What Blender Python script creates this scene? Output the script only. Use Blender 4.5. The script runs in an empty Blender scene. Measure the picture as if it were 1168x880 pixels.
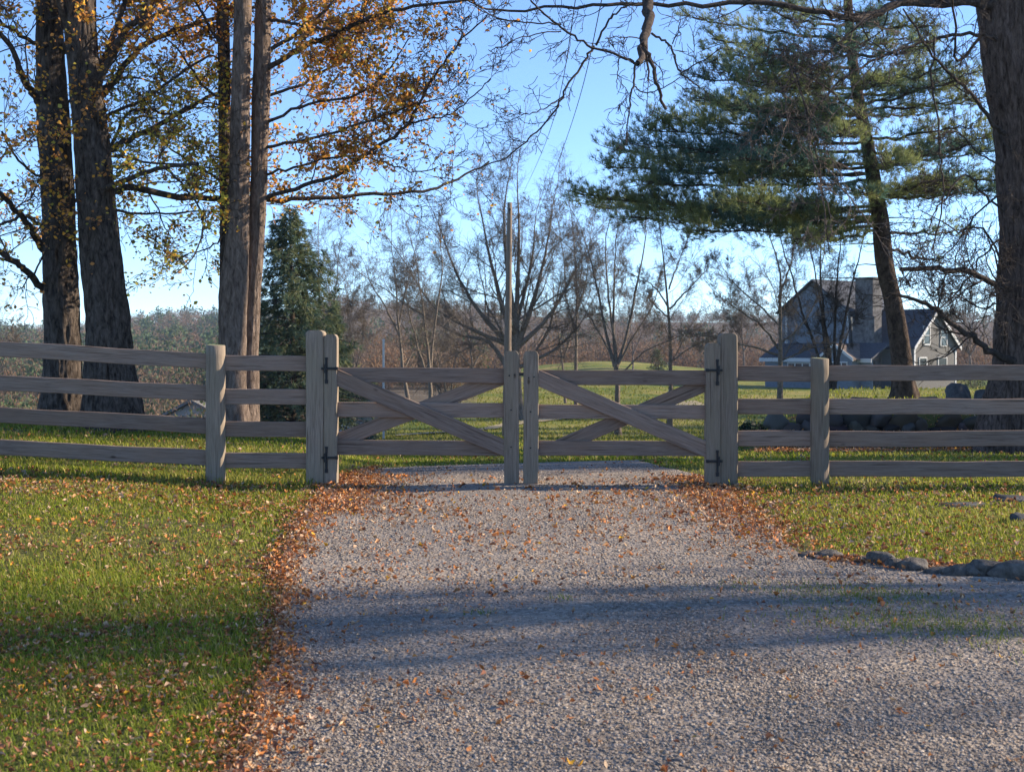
import bpy, bmesh, math, random
import numpy as np
from mathutils import Vector, Matrix

sc = bpy.context.scene
COL = sc.collection
F = 1600.0; CX = 584.0; HY = 395.0; CAMH = 1.4      # lens in photo pixels, centre column, eye-level row, eye height
rng = np.random.default_rng(11)
random.seed(11)

def at(px, py, Y):
    return np.array([(px - CX) / F * Y, Y, CAMH - (py - HY) / F * Y])

def sstep(a, b, x):
    t = np.clip((np.asarray(x, float) - a) / (b - a), 0, 1)
    return t * t * (3 - 2 * t)

# ------------------------------------------------------------------ noise
def _hash(ix, iy, iz):
    n = (ix.astype(np.int64) * 374761393 + iy.astype(np.int64) * 668265263 + iz.astype(np.int64) * 2147483647) & 0xffffffff
    n = ((n ^ (n >> 13)) * 1274126177) & 0xffffffff
    n = (n ^ (n >> 16)) & 0xffffff
    return n / float(0xffffff)

def vnoise(x, y, z=None):
    x = np.asarray(x, float); y = np.asarray(y, float)
    z = np.zeros_like(x) if z is None else np.asarray(z, float)
    ix, iy, iz = np.floor(x), np.floor(y), np.floor(z)
    fx, fy, fz = x - ix, y - iy, z - iz
    fx = fx * fx * (3 - 2 * fx); fy = fy * fy * (3 - 2 * fy); fz = fz * fz * (3 - 2 * fz)
    r = 0
    for dx in (0, 1):
        for dy in (0, 1):
            for dz in (0, 1):
                w = (fx if dx else 1 - fx) * (fy if dy else 1 - fy) * (fz if dz else 1 - fz)
                r = r + w * _hash(ix + dx, iy + dy, iz + dz)
    return r

def fbm(x, y, z=None, o=4):
    s = 0; a = .5
    x = np.asarray(x, float); y = np.asarray(y, float); z = np.zeros_like(x) if z is None else np.asarray(z, float)
    for k in range(o):
        s = s + a * vnoise(x + 17.3 * k, y - 9.1 * k, z + 4.7 * k); x = x * 2; y = y * 2; z = z * 2; a *= .5
    return s / (1 - .5 ** o)

# ------------------------------------------------------------------ terrain
_YC = np.array([-60, 0, 14, 16.5, 19, 22, 30, 45, 60, 75, 100, 130, 160, 175, 205, 260, 400, 600, 850, 950, 1300, 4000], float)
_ZC = np.array([0, 0, 0, -.02, -.13, -.28, -.75, -1.5, -2.15, -2.4, -2.16, -1.44, -.55, -.42, -1.6, -5, -8, -1, 11, 12.5, -4, -60], float)
_YL = np.array([-60, 14, 20, 24, 32, 60, 100, 200, 400, 600, 850, 950, 1300, 4000], float)
_ZL = np.array([0, 0, .06, -.15, -1.3, -5, -6.2, -8.5, -5, 5, 17, 18, 2, -60], float)
_yy = np.linspace(-60, 4000, 16241)
def _smooth(Y, Z):
    z = np.interp(_yy, Y, Z)
    out = z.copy()
    for w in (7, 7, 7):
        k = np.ones(w) / w
        out = np.convolve(np.pad(out, w // 2, mode='edge'), k, 'valid')
    return out
_zc = _smooth(_YC, _ZC); _zl = _smooth(_YL, _ZL)

def gz(x, y):
    x = np.asarray(x, float); y = np.asarray(y, float)
    Y = np.maximum(y, 16.0)
    px = CX + F * x / Y
    wl = sstep(445, 345, px)
    z = np.interp(y, _yy, _zc) * (1 - wl) + np.interp(y, _yy, _zl) * wl
    # right ridge sinks, left one stands higher
    far = sstep(420, 800, y)
    z = z - far * sstep(480, 760, px) * 6.0
    z = z - far * sstep(215, 40, px) * 9.0 + far * sstep(330, 400, px) * (12.5 - 1.5 * sstep(540, 640, px))
    # bank that rises to the left of the drive
    z = z + .066 * np.clip(-x - 2.5, 0, 4.5) * sstep(5, 12, y) * (1 - sstep(24, 34, y))
    z = z - sstep(95, 150, y) * (1 - sstep(185, 260, y)) * 1.3 * (1 - np.exp(-((px - 690) / 105.) ** 2)) * (1 - wl)
    # terrace behind the stone wall on the right
    t = sstep(810, 960, CX + F * x / np.maximum(y, 20)) * sstep(24.1, 24.7, y) * (1 - sstep(36, 60, y))
    z = z * (1 - t) + .28 * t
    # gentle unevenness
    z = z + (fbm(x * .35, y * .35, o=2) - .5) * .05 * sstep(3, 8, np.abs(x - .2)) + (fbm(x * .02, y * .02, o=3) - .5) * 2.5 * sstep(230, 500, y)
    return z

_EYL = np.array([-60, 0, 4.6, 7.3, 10.9, 13.9, 15, 16.4, 17.0, 17.6, 18.2, 18.6, 24, 28], float)
_EXL = np.array([-.2, -.5, -.85, -1.26, -1.62, -1.84, -1.75, -1.5, -.75, .25, 1.0, 1.72, 1.72, 1.72], float)
_EYR = np.array([-60, 8.25, 8.35, 8.5, 8.8, 9.15, 9.35, 10.2, 10.9, 13.9, 15.2, 16.2, 17.3, 18.2, 18.6, 24, 28], float)
_EXR = np.array([60, 60, 8, 4.6, 3.1, 2.35, 1.98, 1.97, 1.98, 2.12, 2.1, 1.75, 1.65, 1.7, 1.73, 1.73, 1.73], float)
def edge_l(y): return np.interp(y, _EYL, _EXL) + (fbm(np.asarray(y) * 1.3, np.zeros_like(y) + 3., o=3) - .5) * .22
def edge_r(y): return np.interp(y, _EYR, _EXR) + (fbm(np.asarray(y) * 1.3, np.zeros_like(y) + 8., o=3) - .5) * .22
def on_drive(x, y, m=0.0):
    return (x > edge_l(y) + m) & (x < edge_r(y) - m) & (y < 18.5)

# ------------------------------------------------------------------ mesh building
def link(o):
    COL.objects.link(o); return o

def mesh_np(name, V, faces_list, mat, smooth=False, col=None, mat_idx=None):
    """faces_list: list of int arrays (n,3) or (n,4)"""
    me = bpy.data.meshes.new(name)
    V = np.ascontiguousarray(V, dtype=np.float32)
    fl = [np.asarray(f, dtype=np.int32) for f in faces_list if len(f)]
    loops = np.concatenate([f.ravel() for f in fl])
    sizes = np.concatenate([np.full(len(f), f.shape[1], np.int32) for f in fl])
    starts = np.zeros(len(sizes), np.int32); starts[1:] = np.cumsum(sizes)[:-1]
    me.vertices.add(len(V)); me.vertices.foreach_set('co', V.ravel())
    me.loops.add(len(loops)); me.loops.foreach_set('vertex_index', loops)
    me.polygons.add(len(sizes)); me.polygons.foreach_set('loop_start', starts); me.polygons.foreach_set('loop_total', sizes)
    if smooth: me.polygons.foreach_set('use_smooth', np.ones(len(sizes), bool))
    mats = mat if isinstance(mat, (list, tuple)) else [mat]
    for m in mats: me.materials.append(m)
    if mat_idx is not None: me.polygons.foreach_set('material_index', np.asarray(mat_idx, np.int32))
    me.update(calc_edges=True)
    if col is not None:
        a = me.attributes.new('col', 'FLOAT_COLOR', 'POINT')
        c = np.ones((len(V), 4), np.float32); c[:, :3] = col
        a.data.foreach_set('color', c.ravel())
    me.validate(clean_customdata=False)
    return me

def put(name, me, parent=None, loc=(0, 0, 0), rot=None):
    o = bpy.data.objects.new(name, me); link(o)
    if parent is not None: o.parent = parent
    o.location = loc
    if rot is not None: o.rotation_euler = rot
    return o

def thing(name, label, cat, loc=(0, 0, 0), group=None):
    o = bpy.data.objects.new(name, None); link(o)
    o.empty_display_size = .2
    o.location = loc
    tag(o, label, cat, group)
    return o

def tag(o, label, cat, group=None):
    o['label'] = label; o['category'] = cat
    if group: o['group'] = group
    return o

class Tubes:
    """collects tubes, batched by (points, sides)"""
    def __init__(s): s.b = {}
    def add(s, P, R, sides):
        P = np.asarray(P, float); R = np.asarray(R, float)
        s.b.setdefault((len(P), sides), []).append((P, R))
    def count(s): return sum(len(v) for v in s.b.values())
    def build(s, name, mat, base, smooth=True):
        Vs = []; Fs = []; off = 0
        for (n, k), lst in s.b.items():
            P = np.stack([a for a, _ in lst]); R = np.stack([r for _, r in lst]); N = len(lst)
            T = np.empty_like(P); T[:, 1:-1] = P[:, 2:] - P[:, :-2]; T[:, 0] = P[:, 1] - P[:, 0]; T[:, -1] = P[:, -1] - P[:, -2]
            T /= np.linalg.norm(T, axis=2, keepdims=True) + 1e-9
            D = P[:, -1] - P[:, 0]
            ref = np.zeros((N, 3)); ref[np.arange(N), np.argmin(np.abs(D), axis=1)] = 1
            U = np.cross(T, ref[:, None, :]); U /= np.linalg.norm(U, axis=2, keepdims=True) + 1e-9
            W = np.cross(T, U)
            th = np.arange(k) / k * 2 * np.pi
            V = P[:, :, None, :] + R[:, :, None, None] * (np.cos(th)[None, None, :, None] * U[:, :, None, :] + np.sin(th)[None, None, :, None] * W[:, :, None, :])
            Vs.append(V.reshape(-1, 3))
            i = np.arange(n - 1)[:, None] * k + np.arange(k)[None, :]
            j = np.arange(n - 1)[:, None] * k + (np.arange(k)[None, :] + 1) % k
            q = np.stack([i, j, j + k, i + k], -1).reshape(-1, 4)
            Fs.append((q[None] + (np.arange(N) * n * k)[:, None, None]).reshape(-1, 4) + off)
            off += N * n * k
        V = np.concatenate(Vs) - np.asarray(base)
        return mesh_np(name, V, [np.concatenate(Fs)], mat, smooth)

def nrm(v): return v / (np.linalg.norm(v) + 1e-9)

def resample(pts, n):
    """Catmull-Rom through pts, n samples"""
    pts = np.asarray(pts, float)
    if len(pts) == 2:
        t = np.linspace(0, 1, n)[:, None]; return pts[0] * (1 - t) + pts[1] * t
    P = np.vstack([2 * pts[0] - pts[1], pts, 2 * pts[-1] - pts[-2]])
    s = np.linspace(0, len(pts) - 1 - 1e-6, n); i = s.astype(int); t = (s - i)[:, None]
    p0, p1, p2, p3 = P[i], P[i + 1], P[i + 2], P[i + 3]
    return .5 * ((2 * p1) + (-p0 + p2) * t + (2 * p0 - 5 * p1 + 4 * p2 - p3) * t ** 2 + (-p0 + 3 * p1 - 3 * p2 + p3) * t ** 3)

# ------------------------------------------------------------------ materials
def new_mat(name):
    m = bpy.data.materials.new(name); m.use_nodes = True
    nt = m.node_tree; nt.nodes.clear()
    out = nt.nodes.new('ShaderNodeOutputMaterial')
    return m, nt, out

def N(nt, t, **kw):
    n = nt.nodes.new(t)
    for k, v in kw.items():
        if k.startswith('i_'): n.inputs[k[2:].replace('_', ' ')].default_value = v
        elif k.startswith('n_'): n.inputs[int(k[2:])].default_value = v
        else: setattr(n, k, v)
    return n

def L(nt, a, ao, b, bi): nt.links.new(a.outputs[ao], b.inputs[bi])

def ramp(nt, stops):
    r = nt.nodes.new('ShaderNodeValToRGB')
    e = r.color_ramp.elements
    while len(e) < len(stops): e.new(.5)
    for q, (p, c) in zip(e, stops):
        q.position = p; q.color = (c[0], c[1], c[2], 1)
    return r

def mixc(nt, blend='MIX', fac=None):
    m = nt.nodes.new('ShaderNodeMix'); m.data_type = 'RGBA'; m.blend_type = blend
    if fac is not None: m.inputs[0].default_value = fac
    return m     # inputs 0 fac, 6 A, 7 B ; output 2

def bsdf(nt, out, rough=.9, spec=.2):
    b = nt.nodes.new('ShaderNodeBsdfPrincipled')
    b.inputs['Roughness'].default_value = rough
    b.inputs['Specular IOR Level'].default_value = spec
    nt.links.new(b.outputs[0], out.inputs[0]); return b

def wood_mat(name, dark, light, warm):
    m, nt, out = new_mat(name); b = bsdf(nt, out, .85, .15)
    tc = N(nt, 'ShaderNodeTexCoord'); oi = N(nt, 'ShaderNodeObjectInfo')
    mul = N(nt, 'ShaderNodeMath', operation='MULTIPLY'); mul.inputs[1].default_value = 37.0
    L(nt, oi, 'Random', mul, 0)
    add = N(nt, 'ShaderNodeVectorMath', operation='ADD'); L(nt, tc, 'Object', add, 0); L(nt, mul, 0, add, 1)
    mp = N(nt, 'ShaderNodeMapping'); mp.inputs['Scale'].default_value = (1.3, 22, 22); L(nt, add, 0, mp, 0)
    gr = N(nt, 'ShaderNodeTexNoise', i_Scale=2.6, i_Detail=6.0, i_Roughness=.68, i_Distortion=.6); L(nt, mp, 0, gr, 'Vector')
    rp = ramp(nt, [(.32, dark), (.5, tuple((a + c) / 2 for a, c in zip(dark, light))), (.72, light)]); L(nt, gr, 0, rp, 0)
    mp2 = N(nt, 'ShaderNodeMapping'); mp2.inputs['Scale'].default_value = (1.1, 4, 4); L(nt, add, 0, mp2, 0)
    st = N(nt, 'ShaderNodeTexNoise', i_Scale=1.7, i_Detail=4.0); L(nt, mp2, 0, st, 'Vector')
    r2 = ramp(nt, [(.38, (0, 0, 0)), (.7, (1, 1, 1))]); L(nt, st, 0, r2, 0)
    mx = mixc(nt); mx.inputs[7].default_value = (*warm, 1); L(nt, rp, 0, mx, 6)
    f = N(nt, 'ShaderNodeMath', operation='MULTIPLY'); f.inputs[1].default_value = .6; L(nt, r2, 0, f, 0); L(nt, f, 0, mx, 0)
    # knots and nail stains
    mp3 = N(nt, 'ShaderNodeMapping'); mp3.inputs['Scale'].default_value = (2.2, 4.5, 4.5); L(nt, add, 0, mp3, 0)
    vo = N(nt, 'ShaderNodeTexVoronoi', i_Scale=1.0); L(nt, mp3, 0, vo, 'Vector')
    r3 = ramp(nt, [(.035, (.3, .26, .23)), (.085, (1, 1, 1))]); L(nt, vo, 'Distance', r3, 0)
    m2 = mixc(nt, 'MULTIPLY', .85); L(nt, mx, 2, m2, 6); L(nt, r3, 0, m2, 7)
    mp4 = N(nt, 'ShaderNodeMapping'); mp4.inputs['Scale'].default_value = (.9, 34, 34); L(nt, add, 0, mp4, 0)
    ck = N(nt, 'ShaderNodeTexNoise', i_Scale=1.6, i_Detail=2.0); L(nt, mp4, 0, ck, 'Vector')
    r4 = ramp(nt, [(.3, (.35, .32, .3)), (.37, (1, 1, 1))]); L(nt, ck, 0, r4, 0)
    m4 = mixc(nt, 'MULTIPLY', .8); L(nt, m2, 2, m4, 6); L(nt, r4, 0, m4, 7)
    m2 = m4
    # board to board
    mr = N(nt, 'ShaderNodeMapRange'); mr.inputs['To Min'].default_value = .8; mr.inputs['To Max'].default_value = 1.15; L(nt, oi, 'Random', mr, 0)
    m3 = mixc(nt, 'MULTIPLY', 1.0); L(nt, m2, 2, m3, 6); L(nt, mr, 0, m3, 7)
    L(nt, m3, 2, b, 'Base Color')
    bp = N(nt, 'ShaderNodeBump', i_Strength=1.0, i_Distance=.007); L(nt, gr, 0, bp, 'Height'); L(nt, bp, 0, b, 'Normal')
    return m

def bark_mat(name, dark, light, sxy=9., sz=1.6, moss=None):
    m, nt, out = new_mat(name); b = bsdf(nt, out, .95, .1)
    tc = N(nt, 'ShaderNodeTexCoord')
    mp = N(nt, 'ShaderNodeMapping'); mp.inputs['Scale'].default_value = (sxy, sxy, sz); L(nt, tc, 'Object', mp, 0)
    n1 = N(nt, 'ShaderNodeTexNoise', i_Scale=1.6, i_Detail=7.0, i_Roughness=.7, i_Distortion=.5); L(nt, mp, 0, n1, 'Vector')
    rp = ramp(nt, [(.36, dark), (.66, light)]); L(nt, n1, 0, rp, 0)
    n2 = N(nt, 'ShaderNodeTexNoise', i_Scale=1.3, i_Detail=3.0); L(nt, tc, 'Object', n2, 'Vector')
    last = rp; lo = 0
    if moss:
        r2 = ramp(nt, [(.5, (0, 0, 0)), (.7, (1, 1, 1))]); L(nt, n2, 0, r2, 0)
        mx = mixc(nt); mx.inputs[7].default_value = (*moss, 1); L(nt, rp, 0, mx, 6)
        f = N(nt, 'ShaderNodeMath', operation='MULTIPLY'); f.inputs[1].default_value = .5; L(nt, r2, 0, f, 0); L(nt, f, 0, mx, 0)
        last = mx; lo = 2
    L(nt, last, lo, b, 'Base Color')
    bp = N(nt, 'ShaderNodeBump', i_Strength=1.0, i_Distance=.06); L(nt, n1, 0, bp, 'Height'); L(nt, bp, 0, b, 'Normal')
    return m

def col_mat(name, transl=0.0, rough=.85, spec=.15, gain=1.0):
    """colour from each piece's own 'col' attribute; thin pieces let light through"""
    m, nt, out = new_mat(name)
    a = N(nt, 'ShaderNodeAttribute', attribute_name='col')
    b = N(nt, 'ShaderNodeBsdfPrincipled'); b.inputs['Roughness'].default_value = rough; b.inputs['Specular IOR Level'].default_value = spec
    L(nt, a, 'Color', b, 'Base Color')
    if transl > 0:
        t = N(nt, 'ShaderNodeBsdfTranslucent'); L(nt, a, 'Color', t, 'Color')
        mx = N(nt, 'ShaderNodeMixShader'); mx.inputs[0].default_value = transl
        L(nt, b, 0, mx, 1); L(nt, t, 0, mx, 2); L(nt, mx, 0, out, 0)
    else: L(nt, b, 0, out, 0)
    return m

def plain(name, c, rough=.8, spec=.2, noise=0.0, scale=6., stretch=(1, 1, 1), metal=0.0, bump=0.0):
    m, nt, out = new_mat(name); b = bsdf(nt, out, rough, spec)
    b.inputs['Metallic'].default_value = metal
    b.inputs['Base Color'].default_value = (*c, 1)
    if noise > 0:
        tc = N(nt, 'ShaderNodeTexCoord'); mp = N(nt, 'ShaderNodeMapping'); mp.inputs['Scale'].default_value = stretch; L(nt, tc, 'Object', mp, 0)
        n = N(nt, 'ShaderNodeTexNoise', i_Scale=scale, i_Detail=6.0, i_Roughness=.65); L(nt, mp, 0, n, 'Vector')
        r = ramp(nt, [(.3, tuple(x * (1 - noise) for x in c)), (.7, tuple(min(1, x * (1 + noise)) for x in c))]); L(nt, n, 0, r, 0)
        L(nt, r, 0, b, 'Base Color')
        if bump > 0:
            bp = N(nt, 'ShaderNodeBump', i_Strength=.8, i_Distance=bump); L(nt, n, 0, bp, 'Height'); L(nt, bp, 0, b, 'Normal')
    return m

M = {}
M['rail'] = wood_mat('weathered_board', (.145, .1, .078), (.31, .235, .188), (.28, .185, .13))
M['post'] = wood_mat('weathered_post', (.155, .12, .09), (.325, .258, .197), (.25, .205, .14))
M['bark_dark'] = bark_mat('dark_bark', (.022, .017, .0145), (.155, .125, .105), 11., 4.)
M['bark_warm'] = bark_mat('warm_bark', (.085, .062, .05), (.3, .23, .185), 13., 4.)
M['bark_right'] = bark_mat('furrowed_bark', (.038, .025, .02), (.21, .155, .128), 11., 3.)
M['bark_pine'] = bark_mat('pine_bark', (.03, .022, .018), (.13, .095, .075), 6., 4.)
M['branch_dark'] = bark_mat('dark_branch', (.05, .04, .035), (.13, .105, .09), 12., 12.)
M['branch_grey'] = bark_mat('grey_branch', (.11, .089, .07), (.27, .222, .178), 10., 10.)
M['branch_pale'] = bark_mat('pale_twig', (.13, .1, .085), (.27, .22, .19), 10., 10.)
M['leaf'] = col_mat('autumn_leaf', .52, .6, .25)
M['litter'] = col_mat('fallen_leaf', .15, .75, .2)
M['grass'] = col_mat('grass_blade', .5, .6, .25)
M['needle'] = col_mat('conifer_needle', .45, .5, .35)
M['stone_bits'] = col_mat('gravel_stone', 0, .9, .2)
M['wood_puff'] = col_mat('far_wood', .25, .95, .05)
M['iron'] = plain('black_iron', (.012, .012, .013), .55, .4)
M['stone'] = plain('field_stone', (.12, .108, .095), .95, .1, .65, 14., bump=.04)
M['stone_dark'] = plain('dark_field_stone', (.085, .085, .085), .95, .1, .6, 7., bump=.03)
M['stone_wall'] = col_mat('wall_stone', 0, .95, .1)
M['shingle'] = plain('grey_shingle_wall', (.155, .148, .138), .9, .1, .28, 3., (1.2, 1.2, 9))
M['shingle_shade'] = plain('shade_blue_shingle_wall', (.15, .175, .205), .9, .1, .25, 3., (1.2, 1.2, 9))  # same grey shingle, with the bluish shade of the front put into its colour
M['roof'] = plain('dark_slate_roof', (.055, .06, .073), .8, .25, .35, 2.2, (2, 2, 7))
M['roof_brown'] = plain('brown_roof', (.16, .125, .105), .9, .1, .3, 3.)
M['trim'] = plain('white_paint', (.48, .48, .47), .6, .3)
M['chimney'] = plain('chimney_stone', (.115, .11, .11), .95, .1, .55, 2.6)
M['glass'] = plain('window_glass', (.03, .04, .05), .08, .6)
M['pole'] = wood_mat('utility_pole_wood', (.11, .085, .065), (.28, .22, .17), (.2, .15, .11))
M['metal_pole'] = plain('galvanised_pole', (.5, .49, .46), .6, .4, .12, 4.)
M['wire'] = plain('wire_coating', (.06, .06, .07), .6, .3)

def ground_mat():
    m, nt, out = new_mat('lawn_and_field'); b = bsdf(nt, out, .95, .1)
    geo = N(nt, 'ShaderNodeNewGeometry'); sp = N(nt, 'ShaderNodeSeparateXYZ'); L(nt, geo, 'Position', sp, 0)
    n1 = N(nt, 'ShaderNodeTexNoise', i_Scale=.16, i_Detail=6.0, i_Roughness=.62); L(nt, geo, 'Position', n1, 'Vector')
    n2 = N(nt, 'ShaderNodeTexNoise', i_Scale=3.5, i_Detail=5.0, i_Roughness=.7); L(nt, geo, 'Position', n2, 'Vector')
    r1 = ramp(nt, [(.38, (.1, .14, .028)), (.5, (.19, .195, .042)), (.6, (.29, .24, .08))]); L(nt, n1, 0, r1, 0)
    r2 = ramp(nt, [(.3, (.6, .62, .55)), (.7, (1.25, 1.2, 1.2))]); L(nt, n2, 0, r2, 0)
    mx = mixc(nt, 'MULTIPLY', .8); L(nt, r1, 0, mx, 6); L(nt, r2, 0, mx, 7)
    # soil and thatch below the near blades
    near = N(nt, 'ShaderNodeMapRange'); near.inputs['From Min'].default_value = 22; near.inputs['From Max'].default_value = 34; L(nt, sp, 'Y', near, 0)
    r3 = ramp(nt, [(.35, (.075, .085, .022)), (.65, (.13, .12, .045))]); L(nt, n2, 0, r3, 0)
    m2 = mixc(nt); L(nt, near, 0, m2, 0); L(nt, r3, 0, m2, 6); L(nt, mx, 2, m2, 7)
    # woodland floor beyond the meadow and down in the valley (left)
    dv = N(nt, 'ShaderNodeMath', operation='DIVIDE'); L(nt, sp, 'X', dv, 0); L(nt, sp, 'Y', dv, 1)
    lf = N(nt, 'ShaderNodeMapRange'); lf.inputs['From Min'].default_value = -.07; lf.inputs['From Max'].default_value = -.115; L(nt, dv, 0, lf, 0)
    fy = N(nt, 'ShaderNodeMapRange'); fy.inputs['From Min'].default_value = 27; fy.inputs['From Max'].default_value = 36; L(nt, sp, 'Y', fy, 0)
    a = N(nt, 'ShaderNodeMath', operation='MULTIPLY'); L(nt, lf, 0, a, 0); L(nt, fy, 0, a, 1)
    ff = N(nt, 'ShaderNodeMapRange'); ff.inputs['From Min'].default_value = 195; ff.inputs['From Max'].default_value = 240; L(nt, sp, 'Y', ff, 0)
    lf2 = N(nt, 'ShaderNodeMapRange'); lf2.inputs['From Min'].default_value = -.018; lf2.inputs['From Max'].default_value = -.05; L(nt, dv, 0, lf2, 0)
    fy2 = N(nt, 'ShaderNodeMapRange'); fy2.inputs['From Min'].default_value = 64; fy2.inputs['From Max'].default_value = 84; L(nt, sp, 'Y', fy2, 0)
    a2 = N(nt, 'ShaderNodeMath', operation='MULTIPLY'); L(nt, lf2, 0, a2, 0); L(nt, fy2, 0, a2, 1)
    mx0 = N(nt, 'ShaderNodeMath', operation='MAXIMUM'); L(nt, a, 0, mx0, 0); L(nt, a2, 0, mx0, 1)
    mxm = N(nt, 'ShaderNodeMath', operation='MAXIMUM'); L(nt, mx0, 0, mxm, 0); L(nt, ff, 0, mxm, 1)
    r4 = ramp(nt, [(.35, (.085, .065, .045)), (.65, (.15, .12, .082))]); L(nt, n1, 0, r4, 0)
    m3 = mixc(nt); L(nt, mxm, 0, m3, 0); L(nt, m2, 2, m3, 6); L(nt, r4, 0, m3, 7)
    L(nt, m3, 2, b, 'Base Color')
    bp = N(nt, 'ShaderNodeBump', i_Strength=.7, i_Distance=.12); L(nt, n2, 0, bp, 'Height'); L(nt, bp, 0, b, 'Normal')
    return m
M['ground'] = ground_mat()

def gravel_mat():
    m, nt, out = new_mat('gravel'); b = bsdf(nt, out, .92, .15)
    geo = N(nt, 'ShaderNodeNewGeometry')
    v = N(nt, 'ShaderNodeTexVoronoi', i_Scale=48.0); L(nt, geo, 'Position', v, 'Vector')
    v2 = N(nt, 'ShaderNodeTexVoronoi', i_Scale=21.0); L(nt, geo, 'Position', v2, 'Vector')
    n = N(nt, 'ShaderNodeTexNoise', i_Scale=1.1, i_Detail=5.0, i_Roughness=.6); L(nt, geo, 'Position', n, 'Vector')
    bw = N(nt, 'ShaderNodeSeparateColor'); L(nt, v, 'Color', bw, 0)
    r = ramp(nt, [(0, (.185, .158, .13)), (.5, (.275, .238, .2)), (.85, (.335, .292, .248)), (1, (.41, .365, .315))]); L(nt, bw, 0, r, 0)
    r2 = ramp(nt, [(.3, (.74, .74, .77)), (.7, (1.16, 1.1, 1.02))]); L(nt, n, 0, r2, 0)
    mx = mixc(nt, 'MULTIPLY', 1.0); L(nt, r, 0, mx, 6); L(nt, r2, 0, mx, 7)
    L(nt, mx, 2, b, 'Base Color')
    ad = N(nt, 'ShaderNodeMath', operation='ADD'); L(nt, v, 'Distance', ad, 0); L(nt, v2, 'Distance', ad, 1)
    bp = N(nt, 'ShaderNodeBump', i_Strength=.8, i_Distance=.012, invert=True); L(nt, ad, 0, bp, 'Height'); L(nt, bp, 0, b, 'Normal')
    return m
M['gravel'] = gravel_mat()

# ------------------------------------------------------------------ camera, light, sky
cam = bpy.data.cameras.new('Camera'); co = bpy.data.objects.new('Camera', cam); link(co)
co.location = (0, 0, CAMH); co.rotation_euler = (math.radians(90), 0, 0)
cam.sensor_width = 36; cam.lens = 36 * F / 1168; cam.shift_y = -(440 - HY) / 1168; cam.clip_start = .1; cam.clip_end = 9000
cam.dof.use_dof = True; cam.dof.focus_distance = 14.5; cam.dof.aperture_fstop = 7.1
sc.camera = co

SUN_B, SUN_E = 13.0, 23.0        # degrees behind the fence line, degrees up; from the right
sd = Vector((math.cos(math.radians(SUN_B)) * math.cos(math.radians(SUN_E)), math.sin(math.radians(SUN_B)) * math.cos(math.radians(SUN_E)), math.sin(math.radians(SUN_E))))
sl = bpy.data.lights.new('sun', 'SUN'); so = bpy.data.objects.new('sun', sl); link(so)
sl.energy = 4.1; sl.angle = math.radians(.5); sl.color = (1, .85, .66)
so.rotation_euler = (-sd).to_track_quat('-Z', 'Y').to_euler(); so.location = (30, 10, 20)
w = bpy.data.worlds.new('World'); sc.world = w; w.use_nodes = True
nt = w.node_tree; bg = nt.nodes['Background']
sky = nt.nodes.new('ShaderNodeTexSky'); sky.sky_type = 'NISHITA'; sky.sun_disc = False
sky.sun_elevation = math.radians(SUN_E); sky.sun_rotation = math.radians(90 - SUN_B)
sky.altitude = 1500; sky.air_density = .75; sky.dust_density = 0; sky.ozone_density = 5.0
hs = nt.nodes.new('ShaderNodeHueSaturation'); hs.inputs['Saturation'].default_value = .96; nt.links.new(sky.outputs[0], hs.inputs['Color']); nt.links.new(hs.outputs[0], bg.inputs[0]); bg.inputs[1].default_value = .12
vs = sc.view_settings; vs.view_transform = 'Standard'; vs.look = 'None'; vs.gamma = 1; vs.use_curve_mapping = False; vs.exposure = 1.36
sc.cycles.use_denoising = True
sc.cycles.max_bounces = 6; sc.cycles.diffuse_bounces = 3; sc.cycles.transmission_bounces = 4; sc.cycles.transparent_max_bounces = 4
sc.cycles.sample_clamp_indirect = 6

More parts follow.
